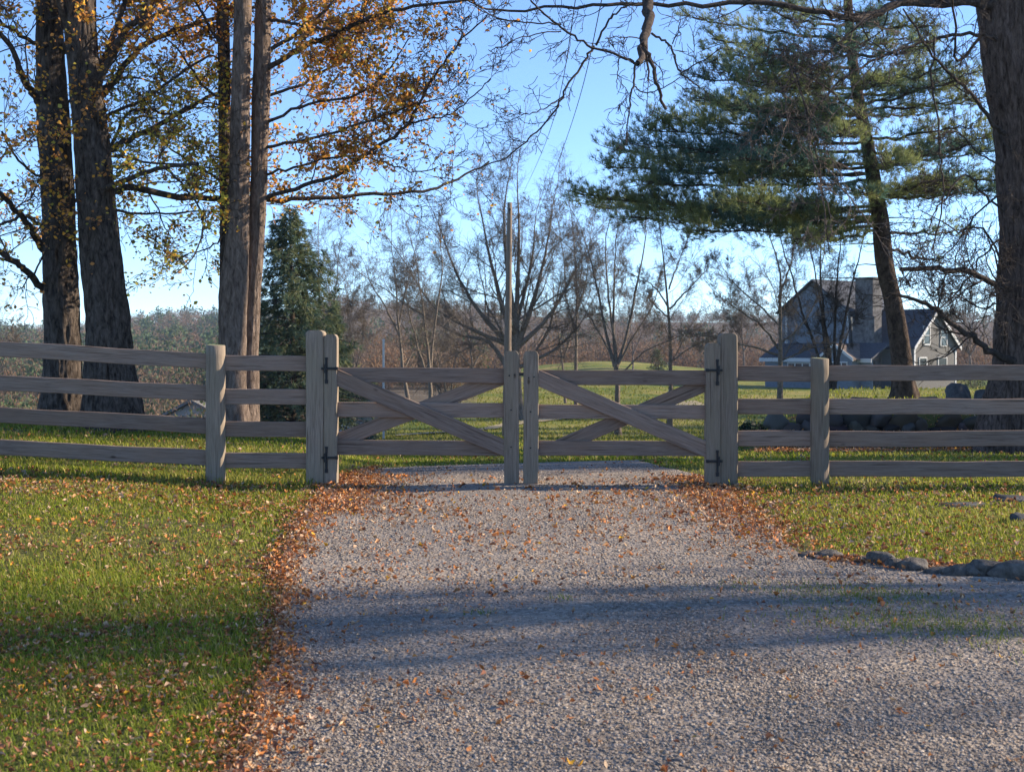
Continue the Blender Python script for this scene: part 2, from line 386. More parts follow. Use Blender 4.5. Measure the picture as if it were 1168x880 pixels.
# ------------------------------------------------------------------ ground and drive
def build_ground():
    ys = np.concatenate([np.arange(-40, 0, 4.), np.arange(0, 30, .4), np.arange(30, 70, 1.), 70 * 1.03 ** np.arange(0, 94)])
    a = np.concatenate([np.arange(0, 12, .4), np.arange(12, 40, 1.6), 40 * 1.1 ** np.arange(0, 38)])
    xs = np.concatenate([-a[:0:-1], a])
    X, Y = np.meshgrid(xs, ys)
    Z = gz(X, Y)
    V = np.stack([X, Y, Z], -1).reshape(-1, 3)
    nx, ny = len(xs), len(ys)
    i = (np.arange(ny - 1)[:, None] * nx + np.arange(nx - 1)[None, :]).ravel()
    me = mesh_np('ground', V, [np.stack([i, i + 1, i + nx + 1, i + nx], -1)], M['ground'], True)
    o = put('ground', me); o['kind'] = 'structure'
    # sheet of gravel
    ys = np.concatenate([np.arange(-10, 2, 1.), np.arange(2, 18.6, .08)])
    t = np.linspace(0, 1, 40)
    XL = edge_l(ys); XR = np.minimum(edge_r(ys), 30)
    X = XL[:, None] * (1 - t) + XR[:, None] * t; Y = np.repeat(ys[:, None], 40, 1)
    crown = .05 * np.sin(np.pi * np.clip((X - XL[:, None]) / 3.9, 0, 1))
    Z = gz(X, Y) + .012 + crown * .5
    V = np.stack([X, Y, Z], -1).reshape(-1, 3); nx, ny = 40, len(ys)
    i = (np.arange(ny - 1)[:, None] * nx + np.arange(nx - 1)[None, :]).ravel()
    o = put('driveway', mesh_np('driveway', V, [np.stack([i, i + 1, i + nx + 1, i + nx], -1)], M['gravel'], True)); o['kind'] = 'structure'
    # faint track that crosses the meadow farther down
    p = resample([at(452, 499, 46), at(520, 492, 54), at(600, 481, 68), at(690, 470, 80), at(800, 462, 90)], 60)
    wv = np.linspace(1.2, 2.6, 60)
    V = []
    for q, ww in zip(p, wv):
        for s in (-1, 1):
            V.append((q[0], q[1] + s * ww * 1.2, 0))
    V = np.array(V); V[:, 2] = gz(V[:, 0], V[:, 1]) + .05
    i = np.arange(59) * 2
    o = put('path', mesh_np('path', V, [np.stack([i, i + 2, i + 3, i + 1], -1)], plain('bare_earth_track', (.29, .24, .15), .95, .1, .3, .8), True)); o['kind'] = 'structure'
build_ground()
def drive_z(x, y):
    return gz(x, y) + .012 + .025 * np.sin(np.pi * np.clip((x - edge_l(y)) / 3.9, 0, 1))

# ------------------------------------------------------------------ grass
def pick(c, n): 
    c = np.array(c); return c[rng.integers(0, len(c), n)]
def scatter_view(n, y0, y1, px0=-50, px1=1218, power=1.0):
    """random ground points inside the wedge the lens sees, thinning out with distance"""
    u = rng.random(n)
    if power == 0: Y = np.exp(np.log(y0) + u * np.log(y1 / y0))
    else: Y = y0 + (y1 - y0) * u ** power
    px = px0 + (px1 - px0) * rng.random(n)
    return (px - CX) / F * Y, Y

def build_grass():
    X, Y = scatter_view(1050000, 4.0, 115.0, power=0)
    dens = fbm(X * 1.1, Y * 1.1, o=3)
    ok = ~on_drive(X, Y, .0)
    ok &= rng.random(len(X)) < np.clip(.35 + 1.6 * (dens - .3), .2, 1)
    # keep the litter strips thin
    dl = edge_l(Y) - X; ok &= ~((dl > 0) & (dl < .12) & (rng.random(len(X)) > .3 + .6 * np.clip(dl / .12, 0, 1)))
    dr = X - edge_r(Y); ok &= ~((dr > 0) & (dr < .3) & (Y > 9.3) & (rng.random(len(X)) > .15 + .6 * np.clip(dr / .3, 0, 1)))
    wall = (X / Y * F + CX > 885) & (Y > 21.0) ; ok &= ~(wall & (rng.random(len(X)) > .22))
    leftlow = (X / Y * F + CX < 390) & (Y > 26); ok &= ~leftlow; ok &= ~((X / Y * F + CX < 545) & (Y > 72)); ok &= rng.random(len(X)) < 1 - .72 * sstep(24, 44, Y)
    X, Y = X[ok], Y[ok]; n = len(X)
    Z = gz(X, Y)
    tall = fbm(X * .8 + 40, Y * .8, o=3)
    h = (.022 + .05 * rng.random(n) ** 1.7) * (.3 + 1.4 * tall)
    h = h * (1 + .4 * sstep(12, 30, Y) + 1.3 * sstep(35, 100, Y))
    wd = np.maximum(.0022, .00040 * Y) * (.7 + .6 * rng.random(n))
    # taller tufts that hug the posts and rail line
    fl = np.exp(-((Y - 14.0) / .16) ** 2) * ((X < -1.9) | (X > 2.1)); h = h * (1 + 1.1 * fl * rng.random(n))
    for px_ in (360, 246, 830, 935, 1212):
        xx = (px_ - CX) / F * 14; h = h * (1 + 1.6 * rng.random(n) ** 2 * np.exp(-(((X - xx) / .22) ** 2 + ((Y - 13.93) / .2) ** 2)))
    az = rng.random(n) * 2 * np.pi; lean = .2 + 1.15 * rng.random(n)
    d = np.stack([np.cos(az), np.sin(az), np.zeros(n)], -1)
    az2 = az + 1.57 + (rng.random(n) - .5); s = np.stack([np.cos(az2), np.sin(az2), np.zeros(n)], -1)
    B = np.stack([X, Y, Z - .004], -1)
    mid = B + d * (h * lean * .35)[:, None]; mid[:, 2] += h * .62
    tip = B + d * (h * lean)[:, None]; tip[:, 2] += h * (1.05 - .3 * lean)
    sw = s * wd[:, None]
    V = np.stack([B - sw, B + sw, mid + sw * .75, mid - sw * .75, tip], 1).reshape(-1, 3)
    k = np.arange(n)[:, None] * 5
    pal = [(.19, .25, .022), (.26, .31, .028), (.31, .335, .034), (.36, .345, .05), (.42, .35, .11), (.14, .195, .02)]
    c = pick(pal, n) * (.75 + .5 * rng.random((n, 1)))
    dry = sstep(.44, .64, fbm(X * .9 + 9, Y * .7 + 3, o=4))[:, None]
    c = c * (1 - .45 * dry) + np.array([.33, .31, .07]) * .45 * dry
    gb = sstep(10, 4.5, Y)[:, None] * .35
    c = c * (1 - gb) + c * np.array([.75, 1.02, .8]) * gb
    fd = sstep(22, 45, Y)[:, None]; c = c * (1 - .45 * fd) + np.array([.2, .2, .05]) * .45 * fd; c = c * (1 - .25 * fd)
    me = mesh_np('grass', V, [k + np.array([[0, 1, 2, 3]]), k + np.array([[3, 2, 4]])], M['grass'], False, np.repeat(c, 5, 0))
    o = put('grass', me); o['kind'] = 'stuff'
    tag(o, 'short green and straw coloured lawn grass on both sides of the gravel drive', 'grass')
build_grass()

# ------------------------------------------------------------------ fallen leaves
LITTER = [(.52, .22, .08), (.48, .18, .05), (.5, .27, .13), (.54, .37, .22), (.36, .15, .065), (.28, .13, .075), (.52, .22, .06), (.48, .31, .19), (.25, .105, .06), (.52, .36, .25), (.45, .17, .06)]
def leaf_mesh(P, size, flat, cols, upright=.35, name='leaf', mat=None, base=(0, 0, 0), wide=(.5, .35), cf=1.):
    n = len(P)
    az = rng.random(n) * 2 * np.pi
    nv = rng.normal(size=(n, 3)) * upright; nv[:, 2] = 1
    if flat is False: nv = rng.normal(size=(n, 3))
    nv /= np.linalg.norm(nv, axis=1, keepdims=True)
    t = np.stack([np.cos(az), np.sin(az), np.zeros(n)], -1)
    t = t - nv * (t * nv).sum(1, keepdims=True); t /= np.linalg.norm(t, axis=1, keepdims=True)
    s = np.cross(nv, t)
    L_ = size[:, None]; W_ = L_ * (wide[0] + wide[1] * rng.random((n, 1)))
    curl = (rng.random((n, 1)) - .25) * .5 * L_ * cf; fold = (rng.random((n, 1)) - .2) * .45 * L_ * cf
    a = P - t * L_ * .5 + nv * curl * .6
    b = P + t * L_ * .5 + nv * curl
    l = P + s * W_ * .5 + nv * fold - t * L_ * .08; r = P - s * W_ * .5 + nv * fold * (.3 + rng.random((n, 1))) - t * L_ * .08
    l2 = P + s * W_ * .33 + nv * fold * .8 + t * L_ * .27; r2 = P - s * W_ * .33 + nv * fold * .7 + t * L_ * .27
    V = np.stack([a, l, l2, b, r2, r, P + nv * .0], 1).reshape(-1, 3) - np.asarray(base)
    k = np.arange(n)[:, None] * 7
    f = [k + np.array([[0, 6, 1]]), k + np.array([[0, 5, 6]]), k + np.array([[1, 6, 2]]), k + np.array([[6, 5, 4]]), k + np.array([[2, 6, 3]]), k + np.array([[6, 4, 3]])]
    return mesh_np(name, V, f, mat or M['litter'], False, np.repeat(cols, 7, 0))

def build_litter():
    Xs, Ys, lift = [], [], []
    def add(x, y, l): Xs.append(x); Ys.append(y); lift.append(l)
    # heavy drift along the left edge of the drive
    n = 6400; Y = np.exp(np.log(4.0) + rng.random(n) * np.log(16.2 / 4.0)); off = rng.normal(.04, .066, n) * (.35 + 1.5 * fbm(Y * 1.7, Y * 0 + 5., o=2)) * (1 + .35 * sstep(10, 14, Y)); X = edge_l(Y) - .03 + off
    add(X, Y, np.where(np.abs(off) < .15, .012 + .03 * rng.random(n), .006 + .01 * rng.random(n)))
    n = 4200; Y = 9.2 + 5.6 * rng.random(n) ** .7; X = edge_r(Y) + rng.normal(-.12, .24, n); add(X, Y, .008 + .025 * rng.random(n))
    # drift that lies inside the left gate post, and at the stones on the right
    n = 2600; Y = 11.5 + 3.6 * rng.random(n); X = -1.75 + np.abs(rng.normal(0, .34, n)); add(X, Y, .005 + .012 * rng.random(n))
    n = 3000; X = 1.95 + 2.2 * rng.random(n); Y = np.interp(X, [1.9, 2.35, 3.1, 4.6], [9.35, 9.1, 8.7, 8.42]) - np.abs(rng.normal(.05, .12, n)); add(X, Y, .006 + .012 * rng.random(n))
    # lawn, thinly; gravel, more thinly
    X, Y = scatter_view(38000, 4.0, 14.2, -50, 560, 0); ok = ~on_drive(X, Y) & (rng.random(len(X)) < .2 + 1.1 * sstep(.4, .65, fbm(X * .7, Y * .7 + 30))); X, Y = X[ok], Y[ok]; add(X, Y, .008 + .03 * rng.random(len(X)))
    X, Y = scatter_view(5500, 8.4, 14.2, 600, 1218, 0); ok = ~on_drive(X, Y); X, Y = X[ok], Y[ok]; add(X, Y, .02 + .03 * rng.random(len(X)))
    X, Y = scatter_view(11000, 4.0, 17.5, 200, 1218, 0); ok = on_drive(X, Y) & (rng.random(len(X)) < .1 + .55 * sstep(.45, .68, fbm(X * 1.3 + 5, Y * 1.3 + 60)) + .25 * sstep(0, -1.4, X)); X, Y = X[ok], Y[ok]; add(X, Y, .006 + .01 * rng.random(len(X)))
    n = 6400; Y = np.exp(np.log(7.6) + rng.random(n) * np.log(14.5 / 7.6)); X = -2 + 4.2 * rng.random(n); ok = on_drive(X, Y) & (rng.random(n) < .25 + .9 * sstep(.4, .62, fbm(X * .9 + 50, Y * .5, o=3))); X, Y = X[ok], Y[ok]; add(X, Y, .004 + .008 * rng.random(len(X)))
    # beyond the fence
    X, Y = scatter_view(3500, 14.3, 27, -50, 1218, 0); ok = ~on_drive(X, Y); X, Y = X[ok], Y[ok]; add(X, Y, .03 + .03 * rng.random(len(X)))
    X, Y = scatter_view(9000, 21.8, 25.4, 860, 1218, 0); add(X, Y, .03 + .05 * rng.random(len(X)) + .3 * sstep(23.9, 24.1, Y) * (1 - sstep(24.1, 24.6, Y)))
    X = np.concatenate(Xs); Y = np.concatenate(Ys); l = np.concatenate(lift); n = len(X)
    P = np.stack([X, Y, np.where(on_drive(X, Y), drive_z(X, Y), gz(X, Y)) + l], -1)
    size = (.017 + .031 * rng.random(n) ** 2.0) * (.82 + .43 * sstep(4.5, 14, Y))
    c = pick(LITTER, n) * (.7 + .6 * rng.random((n, 1)))
    hot = rng.random(n) < .03; c[hot] = np.array([.62, .33, .03])
    o = put('fallen_leaves', leaf_mesh(P, size, True, c, .6, 'fallen_leaves', wide=(.2, .38), cf=1.9)); o['kind'] = 'stuff'
    tag(o, 'brown and orange fallen leaves drifted along the drive edges and scattered on lawn and gravel', 'leaves')
build_litter()

# ------------------------------------------------------------------ gravel stones
def build_gravel():
    X, Y = scatter_view(220000, 4.0, 16.8, 200, 1230, 0); ok = on_drive(X, Y, .02); mid = (edge_l(Y) + np.minimum(edge_r(Y), edge_l(Y) + 4)) / 2; tr = np.exp(-((np.abs(X - mid) - .78) / .3) ** 2)
    ok &= rng.random(len(X)) < (.3 + .9 * sstep(.3, .62, fbm(X * 1.4, Y * .6 + 11, o=3))) * (1 - .55 * tr); X, Y = X[ok], Y[ok]; n = len(X)
    base = np.array([(1, 0, 0), (-1, 0, 0), (0, 1, 0), (0, -1, 0), (0, 0, 1), (0, 0, -1)], float)
    f = np.array([(0, 2, 4), (2, 1, 4), (1, 3, 4), (3, 0, 4), (2, 0, 5), (1, 2, 5), (3, 1, 5), (0, 3, 5)])
    s = (.0028 + .0062 * rng.random(n) ** 2.4) * (1 + .05 * (Y - 4))
    S = np.stack([s * (.8 + .6 * rng.random(n)), s * (.8 + .6 * rng.random(n)), s * (.3 + .3 * rng.random(n))], -1)
    V = base[None] * S[:, None, :] + rng.normal(0, .28, (n, 6, 3)) * s[:, None, None]
    a = rng.random(n) * 6.28; ca, sa = np.cos(a)[:, None], np.sin(a)[:, None]
    x = V[:, :, 0] * ca - V[:, :, 1] * sa; y = V[:, :, 0] * sa + V[:, :, 1] * ca
    V = np.stack([x + X[:, None], y + Y[:, None], V[:, :, 2] + (drive_z(X, Y) + s * .08)[:, None]], -1)
    mid = (edge_l(Y) + np.minimum(edge_r(Y), edge_l(Y) + 4)) / 2; tr = np.exp(-((np.abs(X - mid) - .78) / .3) ** 2)
    c = pick([(0.242, 0.205, 0.169), (0.273, 0.233, 0.193), (0.309, 0.265, 0.221), (0.196, 0.166, 0.140), (0.309, 0.252, 0.200), (0.371, 0.322, 0.270), (0.247, 0.218, 0.189), (0.273, 0.208, 0.158)], n) * (.76 + .42 * rng.random((n, 1))) * (.9 + .3 * fbm(X * .8, Y * .5 + 77, o=3))[:, None]
    me = mesh_np('gravel', V.reshape(-1, 3), [(np.arange(n)[:, None, None] * 6 + f[None]).reshape(-1, 3)], M['stone_bits'], False, np.repeat(c, 6, 0))
    o = put('gravel', me); o['kind'] = 'stuff'; tag(o, 'loose grey gravel stones covering the driveway', 'gravel')
build_gravel()

def build_weeds():
    """sparse low weeds that grow through the gravel at the right"""
    Xc = [(1010, 686, .16, 420), (940, 680, .2, 420), (1085, 720, .2, 620), (1130, 728, .25, 420), (990, 712, .2, 240), (1040, 712, .2, 300), (640, 690, .04, 30), (548, 706, .03, 24)]
    Vs = []; cs = []; n0 = 0; q = []; t = []
    for px, py, r, n in Xc:
        Y0 = F * CAMH / (py - HY); X0 = (px - CX) / F * Y0
        X = X0 + rng.normal(0, r, n) * 1.6; Y = Y0 + rng.normal(0, r, n); Z = drive_z(X, Y)
        h = .015 + .02 * rng.random(n); az = rng.random(n) * 6.28
        B = np.stack([X, Y, Z], -1); d = np.stack([np.cos(az), np.sin(az), np.zeros(n)], -1); s = np.stack([-np.sin(az), np.cos(az), np.zeros(n)], -1) * .003
        tip = B + d * h[:, None] * .8; tip[:, 2] += h
        Vs.append(np.stack([B - s, B + s, tip], 1).reshape(-1, 3)); t.append(n0 + np.arange(n)[:, None] * 3 + np.array([[0, 1, 2]])); n0 += 3 * n
        cs.append(np.repeat(pick([(.2, .24, .04), (.28, .27, .07), (.14, .2, .03)], n), 3, 0))
    o = put('weeds', mesh_np('weeds', np.concatenate(Vs), [np.concatenate(t)], M['grass'], False, np.concatenate(cs))); o['kind'] = 'stuff'
    tag(o, 'thin patches of green weeds growing through the gravel at the right', 'weeds')
build_weeds()

# ------------------------------------------------------------------ boards
def bm_mesh(bm, name, mat, smooth=False):
    me = bpy.data.meshes.new(name); bm.to_mesh(me); bm.free()
    for m in (mat if isinstance(mat, (list, tuple)) else [mat]): me.materials.append(m)
    if smooth:
        for p in me.polygons: p.use_smooth = True
    return me

def board_mesh(name, length, thick, width, mat, bev=.005, warp=.006, cuts=10, top_round=0.0, seed=0):
    """length along local X (0..length), thickness along Y, width along Z, edges eased, slightly warped"""
    n = cuts
    xs = list(np.linspace(0, length - top_round, n + 1))
    prof = [(x, width / 2) for x in xs]; 
    bm = bmesh.new()
    sections = []
    rows = [(x, width / 2, thick / 2) for x in xs]
    if top_round > 0:
        for a in (25, 48, 68, 84):
            ar = math.radians(a)
            rows.append((length - top_round + top_round * math.sin(ar), width / 2 * (1 - .55 * (1 - math.cos(ar))) , thick / 2 - .002))
    r = random.Random(seed)
    ph = [r.random() * 6 for _ in range(4)]
    for (x, hw, ht) in rows:
        b = bev
        oz = warp * math.sin(x * 1.1 + ph[0]) + warp * .4 * math.sin(x * 4.3 + ph[1]); oy = warp * .6 * math.sin(x * 1.4 + ph[2])
        e1 = warp * .5 * math.sin(x * 7 + ph[3]) * .6
        sec = [bm.verts.new((x, y + oy, z + oz)) for y, z in ((-ht, -hw + b), (-ht, hw - b + e1), (-ht + b, hw + e1), (ht - b, hw + e1), (ht, hw - b + e1), (ht, -hw + b), (ht - b, -hw), (-ht + b, -hw))]
        sections.append(sec)
    for a, c in zip(sections[:-1], sections[1:]):
        for i in range(8):
            j = (i + 1) % 8
            bm.faces.new((a[i], c[i], c[j], a[j]))
    bm.faces.new(sections[0]); bm.faces.new(list(reversed(sections[-1])))
    bmesh.ops.recalc_face_normals(bm, faces=bm.faces)
    return bm_mesh(bm, name, mat)

UP = (0, -math.pi / 2, 0)     # local X up, local Z towards -X
FY = 14.0                     # distance of the fence line
S = FY / F
_seed = [0]
def wboard(name, parent, p0, p1, thick, width, mat, Y, top_round=0.0, warp=.004, **kw):
    """board between two photo points on the fence plane, at depth Y"""
    _seed[0] += 1
    a = at(*p0, FY); b = at(*p1, FY); a[1] = b[1] = Y
    d = b - a; ln = float(np.hypot(d[0], d[2]))
    me = board_mesh(name, ln, thick, width, mat, warp=warp, top_round=top_round, seed=_seed[0], **kw)
    ang = math.atan2(d[2], d[0])
    base = np.array(parent.location)
    return put(name, me, parent, tuple(a - base), (0, -ang, 0))

def iron_mb(parts):
    bm = bmesh.new()
    for (x0, x1, y0, y1, z0, z1) in parts:
        r = bmesh.ops.create_cube(bm, size=1)
        for v in r['verts']:
            v.co = Vector(((x0 + x1) / 2 + v.co.x * (x1 - x0), (y0 + y1) / 2 + v.co.y * (y1 - y0), (z0 + z1) / 2 + v.co.z * (z1 - z0)))
        bmesh.ops.bevel(bm, geom=list({e for v in r['verts'] for e in v.link_edges}), offset=.002, segments=1, affect='EDGES')
    return bm

def hinge(parent, px, py, side):
    """strap hinge: tall pin plate on the stile, short strap across, pintle into the post"""
    c = at(px, py, FY); Y = FY - .079
    b = np.array(parent.location)
    bm = iron_mb([(-.011, .011, -.006, .006, -.15, .11), (-.016, .016, -.007, .007, -.15, -.11), (-.014, .014, -.007, .007, .085, .11),
                  (-side * .085 if side > 0 else 0, 0 if side > 0 else .085, -.009, .005, -.012, .012), (-side * .1 - .016, -side * .1 + .016, -.008, .004, -.016, .016),
                  (min(0, side * .05), max(0, side * .05), -.008, .004, -.012, .012)])
    bmesh.ops.create_cone(bm, cap_ends=True, segments=10, radius1=.011, radius2=.011, depth=.09, matrix=Matrix.Translation((side * .012, -.01, 0)))
    return put('hinge', bm_mesh(bm, 'hinge', M['iron']), parent, (c[0] - b[0], Y - b[1], c[2] - b[2]))

def bolt(parent, px, py, Y):
    bm = bmesh.new(); bmesh.ops.create_cone(bm, cap_ends=True, segments=8, radius1=.009, radius2=.007, depth=.008, matrix=Matrix.Rotation(math.pi / 2, 4, 'X'))
    c = at(px, py, FY); b = np.array(parent.location)
    return put('bolt', bm_mesh(bm, 'bolt', M['iron']), parent, (c[0] - b[0], Y - b[1], c[2] - b[2]))

def gate_leaf(label, xh, xm, ytop, ymid, ybot, stile_h, stile_m, brace, counter, hx, hys, side, latch):
    base = at((xh[0] + xh[1]) / 2, 553, FY); base[2] = 0
    t = thing('gate_leaf', label, 'gate', tuple(base), 'two leaves of the double driveway gate')
    wboard('hinge_stile', t, ((xh[0] + xh[1]) / 2, stile_h[1]), ((xh[0] + xh[1]) / 2, stile_h[0]), .15, (xh[1] - xh[0]) * S, M['post'], FY, top_round=.05, warp=.002)
    wboard('meeting_stile', t, ((xm[0] + xm[1]) / 2, stile_m[1]), ((xm[0] + xm[1]) / 2, stile_m[0]), .15, (xm[1] - xm[0]) * S, M['post'], FY, top_round=.05, warp=.002)
    x0, x1 = (xh[1], xm[0]) if side < 0 else (xm[1], xh[0])
    for (ya, yb) in (ytop, ymid, ybot):
        wboard('rail', t, (x0 - 6, (ya[0] + ya[1]) / 2), (x1 + 6, (yb[0] + yb[1]) / 2), .04, (ya[1] - ya[0]) * S, M['rail'], FY)
    wboard('brace', t, *brace, .038, .158, M['rail'], FY - .0425)
    wboard('counter_brace', t, *counter, .038, .145, M['rail'], FY + .0425)
    for hy in hys: hinge(t, hx, hy, side)
    for (bx, by) in ((xm[0] + 6, ytop[0][0] + 9), (xm[1] - 5, ytop[0][0] + 8), (xm[0] + 8, ymid[0][0] + 8), (xm[0] + 8, ybot[0][0] + 8)): bolt(t, bx, by, FY - .077)
    if latch:
        c = at(594.5, 426.5, FY); b = np.array(t.location)
        bm = iron_mb([(-.05, .05, -.012, .012, -.016, .016), (.03, .1, -.004, .006, -.005, .006)])
        put('latch', bm_mesh(bm, 'latch', M['iron']), t, (c[0] - b[0], FY - .05 - b[1], c[2] - b[2]))
    return t

gate_leaf('left leaf of the grey board gate, hung on the post nearest the dark trunks',
          (371, 385.5), (575, 592), ((419, 436), (420, 437)), ((459, 476), (459.5, 476.5)), ((501, 518), (502, 519)), (381, 550), (400, 552.5),
          ((379, 427), (581, 513)), ((372, 508), (572, 431)), 373.5, (420, 521), -1, False)
gate_leaf('right leaf of the grey board gate with the latch, nearest the pine',
          (804.5, 821), (597, 614), ((421.5, 438.5), (422, 438.5)), ((461, 477), (461, 477.5)), ((502, 519), (502.5, 519)), (391, 553), (400, 553.5),
          ((607, 428), (811, 514)), ((632, 512), (815, 434)), 817, (422, 525), 1, True)

def square_post(parent, x0, x1, y0, y1):
    _seed[0] += 1
    a = at((x0 + x1) / 2, y1 + 12, FY); a[1] = FY + .03
    ln = (y1 + 12 - y0) * S
    me = board_mesh('square_post', ln, .19, (x1 - x0) * S, M['post'], bev=.012, warp=.003, top_round=.035, seed=_seed[0])
    b = np.array(parent.location)
    return put('gate_post', me, parent, tuple(a - b), UP)

moss = plain('mossy_end_grain', (.2, .2, .11), .95, .1, .4, 30.)
def round_post(parent, cx, w, y0, y1):
    _seed[0] += 1
    r = random.Random(_seed[0])
    a = at(cx, y1 + 10, FY); ln = (y1 + 10 - y0) * S; rad = w * S / 2
    bm = bmesh.new(); k = 28; rows = []
    for i in range(13):
        x = ln * i / 12
        rr = rad * (1.03 - .05 * i / 12)
        rows.append([bm.verts.new((x + (.006 * math.sin(2 * math.pi * j / k + 1) if i == 12 else 0), rr * math.cos(2 * math.pi * j / k) * (1 + .01 * math.sin(j * 2.1 + i)), rr * math.sin(2 * math.pi * j / k) * (1 + .012 * math.sin(j * 1.7 + i * .8)))) for j in range(k)])
    tr = [bm.verts.new((v.co.x + .007, v.co.y * .9, v.co.z * .9)) for v in rows[-1]]
    rows.append(tr)
    for p, q in zip(rows[:-1], rows[1:]):
        for j in range(k):
            f = bm.faces.new((p[j], q[j], q[(j + 1) % k], p[(j + 1) % k])); f.smooth = True
    f = bm.faces.new(tr); f.material_index = 1
    bmesh.ops.recalc_face_normals(bm, faces=bm.faces)
    b = np.array(parent.location)
    return put('round_post', bm_mesh(bm, 'round_post', [M['post'], moss]), parent, tuple(a - b), UP)

def build_fences():
    b = at(246, 545, FY); b[2] = float(gz(b[0], FY))
    t = thing('board_fence', 'grey four rail board fence left of the gate, before the dark trunks', 'fence', tuple(b), 'board fences either side of the gate')
    square_post(t, 350, 371, 376.5, 557); round_post(t, 246, 22, 394, 545); round_post(t, -36, 22, 375, 527)
    for (l, m, mr, r) in ((398.5, 412, 413, 414.5), (436, 450, 452, 453.5), (473, 487, 489, 490), (509, 523, 525, 525.5)):
        wboard('rail', t, (-36, l - 1.8), (246, m), .045, 17.6 * S, M['rail'], FY + .025, warp=.007)
        wboard('rail', t, (246, mr), (361, r), .045, 17.6 * S, M['rail'], FY + .02)
    b = at(935, 552, FY); b[2] = float(gz(b[0], FY))
    t = thing('board_fence', 'grey four rail board fence right of the gate, before the stone wall', 'fence', tuple(b), 'board fences either side of the gate')
    square_post(t, 820, 840.5, 380, 557); round_post(t, 935, 21, 409, 552); round_post(t, 1212, 21, 408, 552); round_post(t, 1500, 21, 408, 552)
    for (l, m) in ((425.5, 426), (463, 463), (500.5, 500), (535.5, 534.5)):
        wboard('rail', t, (830, l), (935, m), .045, 17.8 * S, M['rail'], FY + .02)
        wboard('rail', t, (935, m), (1212, m - .5), .045, 17.8 * S, M['rail'], FY + .025, warp=.007)
        wboard('rail', t, (1212, m - .5), (1500, m), .045, 17.8 * S, M['rail'], FY + .02)
build_fences()

# ------------------------------------------------------------------ stones
def rock_arrays(sx, sy, sz, seed, sub=2, rough=.25, flat=.0):
    bm = bmesh.new(); bmesh.ops.create_icosphere(bm, subdivisions=sub, radius=1)
    V = np.array([v.co[:] for v in bm.verts]); Fc = np.array([[v.index for v in f.verts] for f in bm.faces]); bm.free()
    # faceted block: a ball cut by random planes, then roughened
    rr = np.random.default_rng(int(seed * 977) + 7)
    nn = rr.normal(size=(11, 3)); nn /= np.linalg.norm(nn, axis=1, keepdims=True); dk = rr.uniform(.62, .92, 11)
    nn = np.vstack([nn, [[0, 0, 1], [0, 0, -1], [1, 0, 0], [-1, 0, 0], [0, 1, 0], [0, -1, 0]]]); dk = np.concatenate([dk, [.8] * 6])
    proj = V @ nn.T; rad = np.min(np.where(proj > .05, dk[None] / np.maximum(proj, .05), 9), axis=1)
    V = V * rad[:, None]
    o = seed * 3.17
    d = 1 + rough * (fbm(V[:, 0] * 1.6 + o, V[:, 1] * 1.6 + o * 2, V[:, 2] * 1.6, o=4) - .5) * 1.1 + rough * .6 * (fbm(V[:, 0] * 5 + o, V[:, 1] * 5, V[:, 2] * 5, o=3) - .5)
    V = V * d[:, None] * np.array([sx, sy, sz]) * .62
    return V, Fc

def stone(name, label, cat, loc, dims, seed, rot=0., group=None, mat=None, sub=3):
    V, Fc = rock_arrays(*dims, seed, sub, .3)
    o = put(name, mesh_np(name, V, [Fc], mat or M['stone'], False), None, loc, (0, 0, rot))
    tag(o, label, cat, group); return o

def ground_px(px, py):
    """ground point under a photo pixel, near flat part"""
    Y = F * CAMH / (py - HY)
    for _ in range(8):
        Y = F * (CAMH - float(gz((px - CX) / F * Y, Y))) / (py - HY)
    return np.array([(px - CX) / F * Y, Y, float(gz((px - CX) / F * Y, Y))])

ES = [  # px, py(base), width px, height px, label
    (924, 638, 24, 9, 'small low edging stone at the lawn corner, first from the gate'),
    (947, 640, 34, 13, 'pale block shaped edging stone second from the gate, at the lawn corner'),
    (972, 640, 17, 8, 'little rounded edging stone half hidden in leaves beside the pale block'),
    (988, 644, 22, 9, 'low edging stone sunk in the grass edge left of the bluish cobble'),
    (1006, 646, 32, 16, 'bluish rounded cobble in the lawn edging'),
    (1022, 650, 24, 13, 'small dark cobble tucked against the bluish one in the lawn edging'),
    (1042, 652, 36, 15, 'flat topped double lobed edging stone before the grassy gap'),
    (1072, 656, 34, 9, 'low flat edging stone sunk in the grassy gap'),
    (1102, 659, 48, 17, 'dark wedge shaped edging stone just after the grassy gap'),
    (1130, 659, 40, 21, 'tall dark edging stone overlapping the wedge shaped one'),
    (1156, 662, 50, 23, 'largest and lightest edging block, at the right edge of the photo')]
for i, (px, py, wp, hp, lab) in enumerate(ES):
    g = ground_px(px, py); s = g[1] / F
    stone('edging_stone', lab, 'stone', (g[0], g[1] + .04, g[2] + hp * s * .35), (wp * s, wp * s * .75, hp * s * 1.25), i + 1, random.uniform(-.4, .4), 'stones edging the right lawn')
for i, (px, py, wp, hp, lab) in enumerate([(1098, 577, 60, 5, 'long flat grey rock sunk in the lawn behind the edging, nearest the fence'),
                                           (1156, 572, 44, 8, 'dark flat rock in the grass close below the bottom rail at the right edge'),
                                           (1164, 598, 26, 15, 'bluish rounded rock in the grass at the right edge of the photo')]):
    g = ground_px(px, py); s = g[1] / F
    stone('lawn_rock', lab, 'rock', (g[0], g[1], g[2] + hp * s * .1), (wp * s, wp * s * .8, hp * s * 1.6), 30 + i, random.uniform(-.5, .5), mat=M['stone_dark'])

